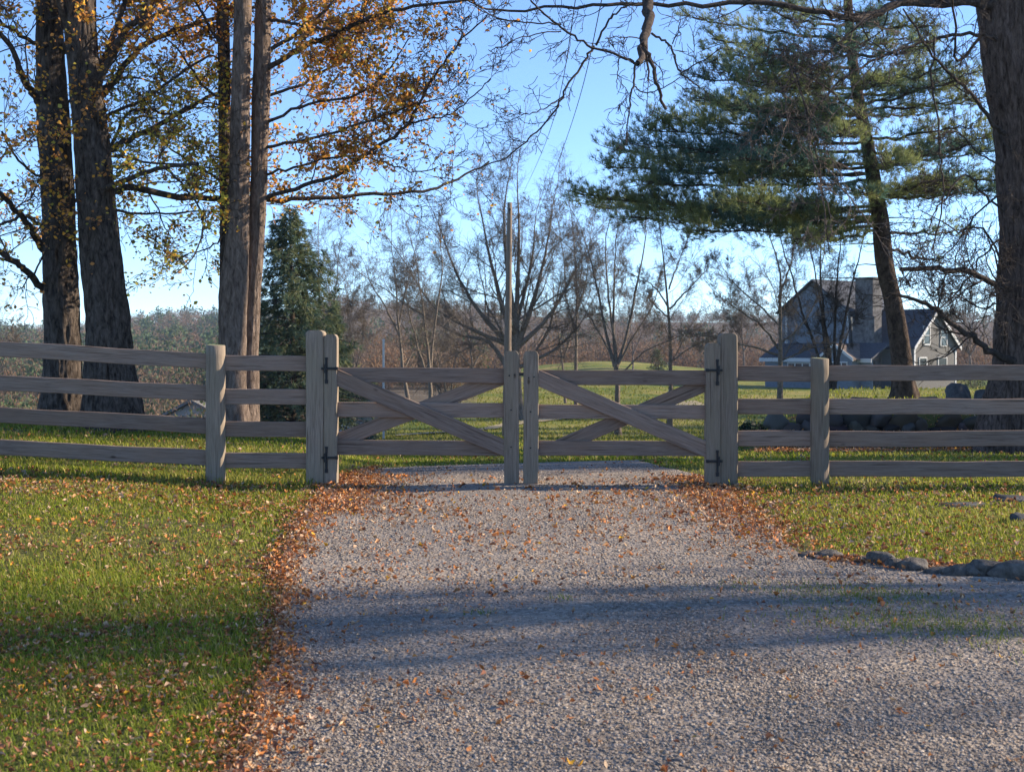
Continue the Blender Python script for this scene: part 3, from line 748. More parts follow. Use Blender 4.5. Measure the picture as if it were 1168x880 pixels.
def build_wall():
    r = np.random.default_rng(5)
    Vs, Fs, cs = [], [], []; n0 = 0
    x0, x1 = 4.35, 11.5
    base = np.array([4.35, 24.2, 0.])
    for row in range(4):
        x = x0 + r.random() * .2
        while x < x1:
            wd = r.uniform(.2, .62); h = r.uniform(.14, .32)
            y = 24.15 + row * .05 + r.normal(0, .05) + .02 * (x - x0)
            z = float(gz(x, 23.5)) + .02 + row * .15 + r.normal(0, .03)
            if row == 3 and r.random() < .45: x += wd; continue
            V, Fc = rock_arrays(wd, .4, h * 1.25, r.random() * 90, 3, .4)
            a = r.normal(0, .3); V = np.stack([V[:, 0] * math.cos(a) - V[:, 2] * math.sin(a), V[:, 1], V[:, 0] * math.sin(a) + V[:, 2] * math.cos(a)], -1)
            Vs.append(V + np.array([x + wd / 2, y, z]) - base); Fs.append(Fc + n0); n0 += len(V)
            c = np.array([.062, .055, .05]) * r.uniform(.5, 1.7) * (1 + r.normal(0, .05, 3))
            if r.random() < .12: c = np.array([.075, .06, .042])
            cs.append(np.repeat(c[None], len(V), 0)); x += wd * .93
    o = put('stone_wall', mesh_np('stone_wall', np.concatenate(Vs), [np.concatenate(Fs)], M['stone_wall'], False, np.concatenate(cs)), None, tuple(base))
    tag(o, 'low dark dry stone retaining wall behind the right fence', 'wall')
build_wall()
for i, (px, py, wp, hp, Y, lab) in enumerate([(984, 459, 30, 14, 25.5, 'low rounded boulder on the stone wall, left of the pine trunk'),
                                              (1093, 455, 34, 30, 25.5, 'biggest dark boulder on the stone wall, between the pine and the broad trunk'),
                                              (1122, 455, 22, 20, 26.2, 'bluish boulder on the stone wall close beside the broad trunk'),
                                              (1060, 460, 26, 13, 25.3, 'small boulder on the stone wall just right of the pine trunk')]):
    c = at(px, py, Y); s = Y / F; z = max(float(gz(c[0], Y)), .3)
    stone('boulder', lab, 'boulder', (c[0], Y, z + hp * s * .3), (wp * s, wp * s * .9, hp * s * 1.2), 50 + i, i * 1.3, 'boulders on the stone wall', mat=M['stone_dark'])
# ------------------------------------------------------------------ trees
class Tree:
    def __init__(s, name, label, base, cat='tree', group=None):
        s.base = np.array(base, float); s.root = thing(name, label, cat, tuple(s.base), group)
        s.tr = Tubes(); s.br = Tubes(); s.tips = []
    def finish(s, trunk_mat=None, branch_mat=None, crown='branches'):
        if s.tr.b: put('trunk', s.tr.build('trunk', trunk_mat, s.base), s.root)
        if s.br.b: put(crown, s.br.build(crown, branch_mat or trunk_mat, s.base), s.root)

def bark_trunk(tree, pts, widths, mat, sides=56, rows=150, amp=.07, freq=7., zf=1.6, name='trunk', seed=0):
    """thick trunk with real furrows; pts = 3D centres bottom to top, widths = diameters"""
    P = resample(pts, rows); s = np.linspace(0, 1, rows)
    R = np.interp(np.linspace(0, len(widths) - 1, rows), np.arange(len(widths)), np.array(widths) / 2)
    th = np.arange(sides) / sides * 2 * np.pi
    Z = P[:, 2][:, None] + 0 * th; ct, st = np.cos(th)[None, :] + 0 * Z, np.sin(th)[None, :] + 0 * Z
    n = fbm(ct * freq * .5 + seed, st * freq * .5, Z * zf, o=4)
    ridge = 1 - 2 * np.abs(fbm(ct * freq * .8 + seed + 9, st * freq * .8, Z * zf * .6, o=3) - .5) * 2
    lump = fbm(ct * 1.2 + seed, st * 1.2, Z * .7, o=2) - .5
    RR = R[:, None] * (1 + amp * (n - .5) * 1.6 + amp * .8 * (ridge - .6) + .22 * lump)
    # root flare lobes
    fl = np.exp(-(P[:, 2] - P[0, 2]) / .35)[:, None]
    RR = RR * (1 + fl * (.12 + .16 * np.cos(th * 5 + seed)[None, :]))
    V = np.stack([P[:, 0][:, None] + RR * ct, P[:, 1][:, None] + RR * st, Z], -1).reshape(-1, 3) - tree.base
    i = (np.arange(rows - 1)[:, None] * sides + np.arange(sides)[None, :]); j = (np.arange(rows - 1)[:, None] * sides + (np.arange(sides)[None, :] + 1) % sides)
    q = np.stack([i, j, j + sides, i + sides], -1).reshape(-1, 4)
    put(name, mesh_np(name, V, [q], mat, True), tree.root)
    return P, R

def grow(tree, r, p, d, ln, rad, lev, spec):
    """spec: dict with per-level lists: seg, kids, ang, ratio, wig, up, rmin"""
    n = spec['seg'][lev]; P = [p]; step = ln / n; d = nrm(d)
    wig, up = spec['wig'][lev], spec['up'][lev]
    dirs = [d]
    for k in range(n):
        d = nrm(d + r.normal(0, wig, 3) + np.array([0, 0, up])); p = p + d * step; P.append(p); dirs.append(d)
    last = lev == len(spec['seg']) - 1
    end = max(spec['rmin'], rad * (.45 if not last else .5))
    R = np.linspace(max(rad, spec['rmin']), end, n + 1)
    sides = 8 if rad > .09 else 6 if rad > .04 else 4 if rad > .018 else 3
    tree.br.add(P, R, sides)
    if last: tree.tips.append((P[-1], P[n // 2], lev)); return
    m = spec['kids'][lev]; m = int(m * r.uniform(.75, 1.3) + .5)
    for c in range(m):
        t = r.uniform(spec.get('t0', .25), 1.0) if c else 1.0
        f = t * n; i = min(int(f), n - 1); q = P[i] + (P[i + 1] - P[i]) * (f - i); dd = dirs[i + 1]
        a = math.radians(spec['ang'][lev] * r.uniform(.65, 1.3)) * (.45 if c == 0 else 1)
        perp = nrm(np.cross(dd, r.normal(size=3)))
        perp = nrm(perp + np.array([0, 0, spec.get('perp_up', 0.15)]))
        nd = nrm(dd * math.cos(a) + perp * math.sin(a))
        grow(tree, r, q, nd, ln * spec['ratio'][lev] * r.uniform(.65, 1.2) * (1 - .35 * t if c else .9), max(spec['rmin'], R[i] * r.uniform(.35, .55)), lev + 1, spec)

def limb(tree, px, Y0, Y1, w0, w1, r, sprout=0, slen=(.6, 1.4), spec=None, n=None, tube=None, wig=.0022, start=None, up=.2, t0=.12):
    """main limb traced through photo points; widths in px; then side shoots"""
    k = len(px); Ys = np.linspace(Y0, Y1, k)
    pts = [at(a, b, y) for (a, b), y in zip(px, Ys)]
    if start is not None: pts = [np.array(start)] + pts
    n = n or max(8, 4 * k); P = resample(pts, n)
    Ym = (Y0 + Y1) / 2
    P[1:-1] += r.normal(0, wig * Ym, (n - 2, 3)) * np.array([.5, .5, .5]) * .5
    R = np.linspace(w0, w1, n) / 2 * Ym / F
    (tube or tree.br).add(P, R, 8 if w0 > 6 else 5)
    for i in range(sprout):
        t = t0 + (1 - t0) * (i + r.random()) / sprout
        f = t * (n - 1); j = min(int(f), n - 2); q = P[j] + (P[j + 1] - P[j]) * (f - j); dd = nrm(P[j + 1] - P[j])
        perp = nrm(np.cross(dd, r.normal(size=3)) + np.array([0, 0, up]))
        a = math.radians(r.uniform(28, 68))
        grow(tree, r, q, dd * math.cos(a) + perp * math.sin(a), r.uniform(*slen) * (1.15 - .5 * t), max(.005, R[j] * r.uniform(.24, .4)), 0, spec)
    return P, R

NEAR = dict(seg=[6, 5, 4], kids=[6, 5], ang=[46, 45], ratio=[.55, .55], wig=[.2, .24, .28], up=[.03, .0, .0], rmin=.0042, t0=.2)
NEAR2 = dict(seg=[6, 5], kids=[6], ang=[46], ratio=[.5], wig=[.2, .26], up=[.02, .0], rmin=.0042, t0=.15)

def tree_leaves(tree, r, n_per, keep, palette, size=(.04, .078)):
    P = []
    for tip, mid, lev in tree.tips:
        for k in range(n_per):
            t = r.random(); P.append(mid * (1 - t) + tip * t + r.normal(0, .05, 3))
    P = np.array(P); qx = CX + F * P[:, 0] / P[:, 1]; pr = keep(qx, HY - F * (P[:, 2] - CAMH) / P[:, 1])
    pr = pr * (.55 + .9 * sstep(.38, .62, fbm(P[:, 0] * 2.2, P[:, 1] * 2.2, P[:, 2] * 2.2, o=2)))
    pr = np.where((P[:, 1] < 20.3) & (qx > 261) & (qx < 308), pr * .12, pr)
    ok = r.random(len(P)) < pr; P = P[ok]; n = len(P)
    if n == 0: return
    px = CX + F * P[:, 0] / P[:, 1]
    c = palette(px, HY - F * (P[:, 2] - CAMH) / P[:, 1], n)
    sz = r.uniform(*size, n)
    put('leaves', leaf_mesh(P, sz, False, c, 1., 'leaves', M['leaf'], tree.base), tree.root)

def orange_yellow(px, py, n):
    o = pick([(.74, .36, .05), (.68, .29, .05), (.6, .28, .08), (.78, .44, .06), (.5, .23, .08)], n)
    y = pick([(.58, .46, .06), (.46, .4, .06), (.64, .48, .08), (.38, .33, .07)], n)
    m = (rng.random(n) < np.where((px > 125) & (px < 262) & (py > 70), .75, .1))[:, None]
    return np.where(m, y, o) * (.7 + .6 * rng.random((n, 1)))

def build_left_trees():
    r = np.random.default_rng(21)
    # dark trunk at the far left
    D = 20.; b = at(71, 492, D); b[2] = float(gz(b[0], D)) - .1
    T = Tree('bare_tree', 'black barked trunk at the far left behind the fence, beside the broadest one', b, group='near trees behind the left fence')
    rows = [(71, 492, 58), (72, 450, 46), (71.5, 400, 40), (70, 330, 40), (68, 250, 36), (66.5, 220, 37), (61, 140, 36), (57.5, 60, 31), (57, 0, 29), (60, -90, 25), (66, -180, 18), (70, -260, 10)]
    P, R = bark_trunk(T, [at(x, y, D) if i else np.array([b[0], D, b[2]]) for i, (x, y, w) in enumerate(rows)], [w * D / F for _, _, w in rows], M['bark_dark'], rows=220, sides=80, amp=.1, freq=9, zf=3, seed=1)
    for px, Y1, w0, w1, s in [([(52, 128), (38, 108), (25, 88), (12, 52), (-8, 32)], 19, 9, 5, 4), ([(48, 52), (22, 38), (-6, 20)], 19.5, 6, 3, 4),
                              ([(50, 330), (36, 314), (22, 302), (-4, 284)], 19, 9, 6, 3), ([(50, 285), (36, 262), (22, 244), (8, 228), (-6, 214)], 18.6, 9, 4, 4),
                              ([(44, 255), (28, 246), (10, 252), (-10, 262)], 20.5, 5, 3, 3), ([(60, 190), (40, 200), (18, 178), (2, 150)], 18.5, 4, 2, 4),
                              ([(78, 240), (92, 222), (108, 200), (112, 170), (122, 130)], 19.2, 5, 2, 4), ([(72, 60), (92, 20), (112, -30), (130, -110)], 19, 8, 3, 6),
                              ([(45, -20), (15, -80), (-40, -140)], 20, 9, 3, 5), ([(66, -60), (100, -130), (150, -190)], 21, 8, 3, 6), ([(70, 130), (86, 100), (92, 60), (120, 30)], 18.6, 3.4, 1.6, 4),
                              ([(62, 100), (54, 130), (62, 168), (72, 200)], 19.3, 2.2, 1.2, 3)]:
        limb(T, px, D, Y1, w0, w1, r, int(s * 1.7), (.6, 1.5), NEAR, up=.1)
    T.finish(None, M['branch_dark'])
    tree_leaves(T, r, 5, lambda x, y: np.where(y > 300, .15, .36), orange_yellow)
    # broad trunk beside it
    D = 19.4; b = at(126, 489, D); b[2] = float(gz(b[0], D)) - .1
    T = Tree('leafy_tree', 'broadest dark trunk at the left, flared at its foot, with orange leaved limbs', b, group='near trees behind the left fence')
    rows = [(127, 492, 84), (129, 473, 68), (124, 400, 50), (120, 330, 46), (111.5, 250, 42), (107, 190, 40), (102, 140, 38), (94, 60, 34), (90, 0, 36), (88, -90, 28), (92, -190, 16), (95, -270, 8)]
    bark_trunk(T, [at(x, y, D) if i else np.array([b[0], D, b[2]]) for i, (x, y, w) in enumerate(rows)], [w * D / F for _, _, w in rows], M['bark_dark'], rows=260, sides=110, amp=.15, freq=12, seed=2)
    for px, Y1, w0, w1, s in [([(97, 126), (120, 104), (136, 84), (160, 56), (190, 38), (222, 28), (265, 16), (310, 2)], 21.2, 9, 4, 12),
                              ([(122, 171), (150, 158), (185, 141), (215, 122), (244, 108), (285, 92), (320, 70)], 21.4, 7, 2.5, 11),
                              ([(104, 248), (120, 226), (145, 214), (190, 222), (225, 226), (262, 226), (305, 228), (360, 227), (430, 222), (486, 217), (520, 205), (558, 184)], 22.2, 9, 2.2, 26),
                              ([(96, 246), (120, 216), (150, 203), (190, 190), (226, 187)], 18.6, 8, 4, 6), ([(190, 192), (205, 208), (230, 240), (232, 262), (222, 290), (200, 312)], 18.4, 3, 1.4, 6),
                              ([(104, 112), (122, 76), (140, 40), (160, 18), (178, -20)], 19, 10, 6, 4), ([(96, 130), (112, 86), (126, 50), (142, 0), (150, -60)], 20, 9, 5, 4),
                              ([(100, 108), (128, 62), (168, 22), (212, 4), (240, -20)], 20.4, 6, 3, 8), ([(104, 150), (130, 128), (170, 110), (232, 66), (262, 70)], 20.6, 5, 2, 10),
                              ([(110, 190), (122, 178), (170, 184), (235, 190), (262, 191)], 19.6, 3.4, 2, 8), ([(112, 232), (140, 242), (190, 243), (260, 241)], 20.8, 4, 1.6, 9),
                              ([(125, 170), (150, 126), (200, 130), (240, 118), (300, 138)], 21.4, 4, 1.6, 9),
                              ([(80, 40), (60, -20), (30, -100)], 18.6, 9, 3, 6), ([(98, -40), (150, -120), (230, -200)], 18.6, 9, 3, 8)]:
        limb(T, px, D, Y1, w0, w1, r, s, (.5, 1.15), NEAR, up=.12)
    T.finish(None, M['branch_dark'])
    tree_leaves(T, r, 6, lambda x, y: np.where(x > 430, .04, np.where(y > 262, .3, .4)), orange_yellow)
    # three stems growing from one foot
    D = 20.2; b = at(268, 492, D); b[2] = float(gz(b[0], D)) - .1
    T = Tree('multi_stem_tree', 'three stemmed tree behind the left fence with orange leaved branches spreading right', b, group='near trees behind the left fence')
    S1 = [(268, 494, 36), (266, 440, 30), (265.5, 400, 30), (266, 330, 31), (272, 250, 22), (274, 125, 21), (277, 0, 20), (280, -120, 16), (284, -240, 9)]
    S2 = [(277, 494, 30), (284, 440, 22), (286, 400, 17), (289, 330, 17), (293.5, 250, 18), (297.5, 125, 20), (301, 0, 17), (306, -120, 13), (312, -240, 7)]
    S3 = [(264, 494, 22), (262, 440, 20), (259, 330, 16), (258, 250, 13), (256, 125, 13), (254, 0, 13), (250, -120, 11), (246, -230, 7)]
    for k, (rows, dd, m) in enumerate(((S1, D - .25, 'bark_warm'), (S2, D, 'bark_warm'), (S3, D + .35, 'bark_dark'))):
        bark_trunk(T, [at(x, y, dd) if i else np.array([at(x, y, dd)[0], dd, b[2]]) for i, (x, y, w_) in enumerate(rows)], [w_ * dd / F for _, _, w_ in rows], M[m], rows=200, sides=52, amp=.12, freq=8, seed=5 + k)
    for px, Y1, w0, w1, s in [([(304, 226), (340, 214), (382, 200), (420, 174), (450, 155), (466, 138), (482, 112), (492, 92), (512, 64), (530, 42), (556, 18)], 18.8, 5.5, 1.6, 20),
                              ([(302, 168), (340, 162), (384, 150), (425, 138), (470, 120), (505, 112)], 19, 4.2, 1.4, 17),
                              ([(460, 141), (492, 136), (515, 129), (542, 108), (560, 90)], 18.8, 2.4, 1.2, 8),
                              ([(300, 82), (340, 56), (384, 38), (410, 26), (436, 16), (490, 5), (548, -2)], 18.8, 7, 3, 18), ([(304, 22), (322, 24), (344, 29), (384, 36)], 18.9, 4.5, 3, 7),
                              ([(304, 110), (344, 96), (380, 74), (402, 40), (420, -10)], 20.8, 4, 1.5, 14), ([(303, 140), (350, 120), (402, 110), (440, 84), (466, 44)], 19.8, 4, 1.4, 14),
                              ([(302, 200), (340, 190), (390, 178), (430, 182), (470, 196), (500, 190)], 20.6, 3.4, 1.2, 12), ([(304, 60), (350, 30), (390, -10), (430, -60)], 20.8, 5, 2, 10),
                              ([(258, 210), (236, 196), (205, 178), (176, 150)], 20.4, 4, 1.6, 9), ([(258, 120), (230, 96), (206, 60), (180, 34)], 20.6, 4, 1.6, 9), ([(258, 60), (236, 24), (210, -20)], 20.8, 5, 2, 8),
                              ([(258, 262), (240, 282), (215, 290), (180, 306)], 20.4, 2.4, 1.0, 7), ([(308, -60), (360, -130), (430, -190)], 19, 7, 2.5, 8), ([(250, -60), (200, -120), (140, -170)], 20, 7, 2.5, 8)]:
        limb(T, px, D, Y1, w0, w1, r, s, (.45, 1.1), NEAR, up=.12)
    # ivy-like epicormic shoots hugging the stems
    for y in range(20, 320, 22):
        for x0 in (254,):
            c = at(x0 + r.normal(0, 5), y, D + .1); grow(T, r, c, np.array([r.normal(), -.8, .6]), .4, .006, 0, NEAR2)
    T.finish(None, M['branch_dark'])
    tree_leaves(T, r, 7, lambda x, y: np.clip(np.interp(x, [0, 240, 300, 400, 440, 480, 520, 560], [.4, .5, .5, .48, .36, .16, .06, .02]), 0, 1) * np.where(y > 195, .4, 1), orange_yellow)
build_left_trees()

# ---- broad tree at the right and its overhanging limbs
def build_right_tree():
    r = np.random.default_rng(33)
    D = 22.; b = at(1176, 492, D); b[2] = float(gz(b[0], D)) - .12
    T = Tree('bare_tree', 'broad furrowed trunk at the right edge with bare limbs reaching over the drive', b)
    rows = [(1178, 494, 124), (1179, 470, 108), (1178, 430, 88), (1179, 400, 82), (1180, 300, 74), (1178, 200, 75), (1173, 150, 74), (1165, 100, 75), (1158, 50, 74), (1153, 0, 78), (1147, -60, 76), (1140, -130, 60), (1128, -220, 44), (1118, -320, 26)]
    bark_trunk(T, [at(x, y, D) if i else np.array([b[0], D, b[2]]) for i, (x, y, w) in enumerate(rows)], [w * D / F for _, _, w in rows], M['bark_right'], rows=300, sides=150, amp=.13, freq=15, zf=1.2, seed=8)
    sp = dict(NEAR); sp['rmin'] = .004
    A = [([(1128, 6), (1112, 3), (1070, 2), (1023, 6), (991, 19), (972, 22), (934, 14), (864, 2), (800, 6), (720, 5), (650, 6), (570, 13), (535, 2)], 19, 12, 1.6, 26),
         ([(1140, 46), (1118, 40), (1080, 41), (1048, 50), (1005, 66), (974, 82), (940, 112), (915, 150)], 20, 5, 1.8, 14),
         ([(1150, 330), (1142, 325), (1109, 313), (1068, 307), (1027, 307)], 20.4, 9, 4.5, 18),
         ([(1160, 412), (1134, 404), (1108, 384), (1070, 355), (1046, 342), (1018, 335)], 20.5, 9, 3, 9),
         ([(1146, 152), (1134, 146), (1116, 116), (1092, 94), (1060, 60), (1030, 10)], 20.5, 6, 2, 12),
         ([(1066, 42), (1063, 95), (1068, 130), (1071, 170), (1076, 210), (1072, 245), (1063, 285)], 20.5, 2.6, 1.8, 6),
         ([(1120, 40), (1092, 70), (1090, 20), (1075, -30)], 20, 4, 2, 8),
         ([(1000, 14), (960, 45), (925, 80), (890, 105)], 19.6, 2.6, 1.2, 9), ([(905, 60), (915, 110), (930, 170), (940, 230), (946, 290)], 20, 2.2, 1.1, 6), ([(900, 75), (935, 95), (975, 130), (1005, 150)], 20.2, 2., 1.2, 5),
         ([(1144, 240), (1120, 220), (1100, 200), (1070, 235), (1060, 260)], 20.6, 3, 1.4, 8), ([(1144, 300), (1120, 260), (1090, 262), (1050, 240)], 20.8, 3, 1.2, 8),
         # limb high above the frame that drops a broken bough over the gate
         ([(1130, -90), (1040, -190), (920, -220), (820, -170), (757, -90), (741, -20), (740, 12), (738, 36), (734, 48), (731, 62), (727, 73)], 17.6, 22, 5.4, 4),
         ([(733, 50), (740, 64), (746, 84), (752, 106), (760, 125)], 17.7, 5, 3.6, 0)]
    pale = Tubes()
    B = [([(1060, 40), (1010, 60), (960, 40), (905, 30)], 20, 2., 1., 9), ([(900, 72), (918, 120), (924, 165), (935, 215), (958, 262)], 20, 1.8, 1., 8), ([(985, 20), (955, 62), (920, 78), (890, 112), (868, 150)], 20, 1.8, .9, 9),
         ([(912, 62), (898, 100), (903, 150), (930, 190), (942, 245), (938, 300)], 20.2, 1.6, .9, 7), ([(1000, 66), (962, 118), (930, 150), (905, 145)], 20, 1.7, .9, 7), ([(940, 190), (985, 245), (1005, 275), (1040, 330)], 20.3, 1.6, .9, 7)]
    hold, T.br = T.br, pale
    for px, Y1, w0, w1, s in B: limb(T, px, 20, Y1, w0, w1, r, s, (.3, .9), sp, up=.0, wig=.004, tube=pale)
    T.br = hold
    put('twigs', pale.build('twigs', M['branch_pale'], T.base), T.root)
    for px, Y1, w0, w1, s in [([(1144, 270), (1122, 290), (1095, 330), (1072, 352)], 20.6, 2.6, 1.2, 10), ([(1143, 345), (1120, 350), (1090, 335), (1060, 338)], 20.6, 2.6, 1.2, 10), ([(1142, 220), (1110, 246), (1085, 285), (1050, 300)], 20.8, 2.6, 1.1, 10), ([(1142, 190), (1118, 176), (1090, 150), (1062, 158)], 20.8, 2.6, 1.1, 9)]:
        limb(T, px, D - .3, Y1, w0, w1, r, s, (.5, 1.3), sp, up=.0, wig=.003)
    for i, (px, Y1, w0, w1, s) in enumerate(A):
        y0 = 17.6 if i == len(A) - 1 else D - .3
        if i in (7, 8, 9): y0 = 20
        if i == 5: y0 = 21
        limb(T, px, y0, Y1, w0, w1, r, s, (.4, 1.1), sp, up=.0, wig=.003)
    for px, w0, w1, s in [([(727, 73), (712, 66), (676, 53), (652, 40), (630, 24), (612, 8), (596, -12)], 3.4, 2., 7), ([(677, 53), (664, 74), (646, 100), (634, 124), (612, 150), (582, 176), (545, 193)], 3.2, 1.4, 12),
                          ([(640, 28), (605, 26), (565, 20), (540, 6)], 2., 1.2, 6), ([(642, 110), (620, 124), (600, 130), (578, 132)], 1.6, 1.0, 4), ([(680, 52), (692, 26), (706, 12), (722, 3)], 3, 1.8, 3),
                          ([(743, 38), (756, 46), (766, 53), (770, 70), (776, 82), (790, 94), (798, 100)], 3, 1.6, 7), ([(767, 50), (774, 34), (776, 18)], 1.6, 1, 3), ([(776, 84), (800, 70), (825, 55)], 1.8, 1, 5),
                          ([(725, 72), (722, 96), (718, 118), (716, 140), (714, 162)], 2.8, 1.4, 9), ([(722, 98), (735, 106), (752, 103), (776, 88)], 1.8, 1.2, 5), ([(706, 66), (705, 84), (704, 102)], 1.4, .9, 2),
                          ([(733, 44), (712, 43), (690, 44)], 1.6, 1, 3), ([(640, 36), (600, 42), (560, 58)], 1.6, 1, 5)]:
        limb(T, px, 17.6, 17.2, w0, w1, r, s, (.18, .55), NEAR2, up=.0, wig=.002, t0=.2)
    T.finish(None, M['branch_dark'])
build_right_tree()

# ---- conifers
def needle_mesh(name, P, Dr, ln, wd, cols, base, per=12, spread=.75):
    n = len(P); k = per
    d = Dr[:, None, :] + rng.normal(0, spread, (n, k, 3)); d /= np.linalg.norm(d, axis=2, keepdims=True)
    s = np.cross(d, rng.normal(size=(n, k, 3))); s /= np.linalg.norm(s, axis=2, keepdims=True)
    L_ = (ln[:, None] * (.7 + .5 * rng.random((n, k))))[..., None]
    B = P[:, None, :] + rng.normal(0, .018, (n, k, 3))
    V = np.stack([B - s * wd, B + s * wd, B + d * L_], 2).reshape(-1, 3) - base
    c = np.repeat(cols, k * 3, 0)
    return mesh_np(name, V, [np.arange(n * k * 3).reshape(-1, 3)], M['needle'], False, c)

def build_pine():
    r = np.random.default_rng(44)
    D = 30.; b = at(1031, 455, D); b[2] = float(gz(b[0], D)) - .1
    T = Tree('pine_tree', 'tall white pine with layered bluish green boughs, standing behind the stone wall', b)
    rows = [(1031, 462, 34), (1031, 440, 26), (1027, 400, 22), (1019, 345, 20.5), (1009, 300, 20), (1004, 250, 19), (992, 180, 15.5), (977, 100, 12), (970.5, 50, 11), (967, 0, 10), (963, -80, 8), (960, -170, 5), (960, -250, 2)]
    tp = [at(x, y, D) if i else np.array([b[0], D, b[2]]) for i, (x, y, w) in enumerate(rows)]
    bark_trunk(T, tp, [w * D / F for _, _, w in rows], M['bark_pine'], rows=150, sides=36, amp=.08, freq=6, zf=3, seed=12)
    TP = resample(tp, 400)
    tufts = []; tdir = []
    def trunk_at(py):
        z = CAMH - (py - HY) / F * D; return TP[np.argmin(np.abs(TP[:, 2] - z))]
    def bough(y0, tip_px, tip_py, dy, dens=1.0, w=4.):
        a = trunk_at(y0); e = at(tip_px, tip_py, D + dy)
        mid = (a + e) / 2; ln = np.linalg.norm(e - a); mid[2] -= .05 * ln
        q = resample([a, a * .65 + e * .35 + np.array([0, 0, -.02 * ln]), a * .3 + e * .7 + np.array([0, 0, -.015 * ln]), e], 16)
        q[1:-1] += r.normal(0, .03, (14, 3))
        R = np.linspace(w, 1.2, 16) / 2 * D / F; T.br.add(q, R, 5)
        ax = nrm(e - a); side = nrm(np.cross(ax, [0, 0, 1]))
        m = int(ln * 8.2 * dens)
        for i in range(m):
            t = .14 + .86 * ((i + r.random()) / m); f = t * 15; j = min(int(f), 14); p = q[j] + (q[j + 1] - q[j]) * (f - j)
            sg = r.choice([-1, 1]); tw = (.35 + .85 * r.random()) * min(1.0, .45 + ln * .13) * (1.15 - .55 * t)
            d = nrm(ax * r.uniform(.55, 1.1) + side * sg * r.uniform(.3, 1.0) + np.array([0, 0, r.uniform(-.08, .22)]))
            pts = [p]
            for s_ in range(4): d = nrm(d + r.normal(0, .12, 3) + np.array([0, 0, .04])); pts.append(pts[-1] + d * tw / 4)
            T.br.add(pts, np.linspace(.012, .006, 5), 3)
            for s_ in range(int(4 + tw * 11)):
                u = .3 + .7 * r.random(); g = u * 4; jj = min(int(g), 3); pp = pts[jj] + (pts[jj + 1] - pts[jj]) * (g - jj)
                off = nrm(r.normal(size=3) * np.array([1, 1, 1.])) * r.uniform(0, .3)
                tufts.append(pp + off + np.array([0, 0, .03])); tdir.append(nrm(d * .7 + off * 2.5 + np.array([0, 0, .55])))
    # boughs of the photograph: (leaves trunk at row, tip column, tip row, depth offset)
    for a in [(78, 838, 62, -2.4, .7), (88, 870, 70, -3, .7), (62, 812, 44, -1.5, .7), (45, 790, 20, 1.5, .6), (30, 870, 12, -2, .6), (66, 1066, 52, -2, 1.), (90, 1080, 78, -2.4, 1.), (125, 1120, 112, .5, .9), (160, 1110, 140, -1.6, 1.), (60, 955, 44, -3, .9), (100, 1004, 94, -3, .9), (150, 958, 152, -3, .9), (190, 1024, 186, -3, .9), (130, 938, 126, -3.2, .9), (222, 984, 218, -3, .8), (30, 1000, 20, -2.6, .9), (128, 790, 112, .2, .7), (172, 720, 164, .2, .9), (20, 830, -6, 0, .9), (30, 1060, 30, -.8, 1.0), (50, 1050, 42, 1.2, .7),
              (112, 792, 84, -1.2, 1.1), (108, 815, 70, 1.6, 1.0), (100, 860, 92, -2.6, 1.0), (118, 1106, 84, -.6, 1.15), (108, 1098, 96, .9, 1.0),
              (150, 738, 148, -1, 1.2), (145, 762, 135, 1.5, 1.1), (160, 790, 170, -2.4, 1.1), (140, 830, 120, -3, 1.1), (138, 800, 118, 2.6, .9),
              (196, 694, 190, -.8, 1.25), (190, 706, 172, 1.4, 1.2), (205, 740, 208, -2.2, 1.2), (200, 760, 185, 2.6, 1.0), (185, 850, 180, -3.4, 1.1),
              (242, 662, 222, -.5, 1.25), (236, 680, 235, 1.2, 1.2), (250, 720, 248, -1.9, 1.2), (246, 740, 238, 2.4, 1.1), (255, 800, 262, -2.6, 1.1), (240, 840, 230, -3.5, 1.0), (250, 862, 255, 3, 1.0), (262, 905, 274, -2.5, .8),
              (190, 1140, 152, -.8, 1.15), (184, 1138, 172, .9, 1.1), (172, 1070, 176, -2., .8),
              (222, 1150, 202, -.9, 1.3), (226, 1142, 214, .6, 1.2), (216, 1090, 204, -2, 1.1), (224, 1060, 212, 1.8, .9), (130, 1060, 128, 2.4, .6), (262, 1110, 262, 2.4, .25), (280, 1085, 300, 2, .2)]:
        bough(*a)
    for i in range(26):     # crown above the frame
        y = -10 - 230 * (i / 26.); reach = 210 * (1 - i / 30.) ; sgn = r.choice([-1, 1])
        bough(y, 965 + sgn * reach * r.uniform(.5, 1), y - r.uniform(5, 30), r.uniform(-3, 3), .8, 3.)
    for y in (120, 170, 215, 250, 275, 300, 330):          # dead stubs
        for k in range(2):
            p = trunk_at(y + r.uniform(-10, 10)); d = nrm(np.array([r.normal(), r.normal() * .6, .05])); T.br.add([p, p + d * .5, p + d * r.uniform(.8, 1.8) + np.array([0, 0, -.1])], [.016, .011, .005], 4)
    T.finish(None, M['branch_dark'], 'boughs')
    P = np.array(tufts); Dr = np.array(tdir); n = len(P)
    cl = fbm(P[:, 0] * .9, P[:, 1] * .9, P[:, 2] * 1.3, o=2)[:, None]
    c = np.array([.07, .135, .105]) * (1 - sstep(.4, .58, cl)) + np.array([.22, .25, .095]) * sstep(.4, .58, cl)
    c = c * (.75 + .5 * rng.random((n, 1)))
    put('needles', needle_mesh('needles', P, Dr, np.full(n, .15), .0065, c, T.base, 13, .62), T.root)
    return n
build_pine()

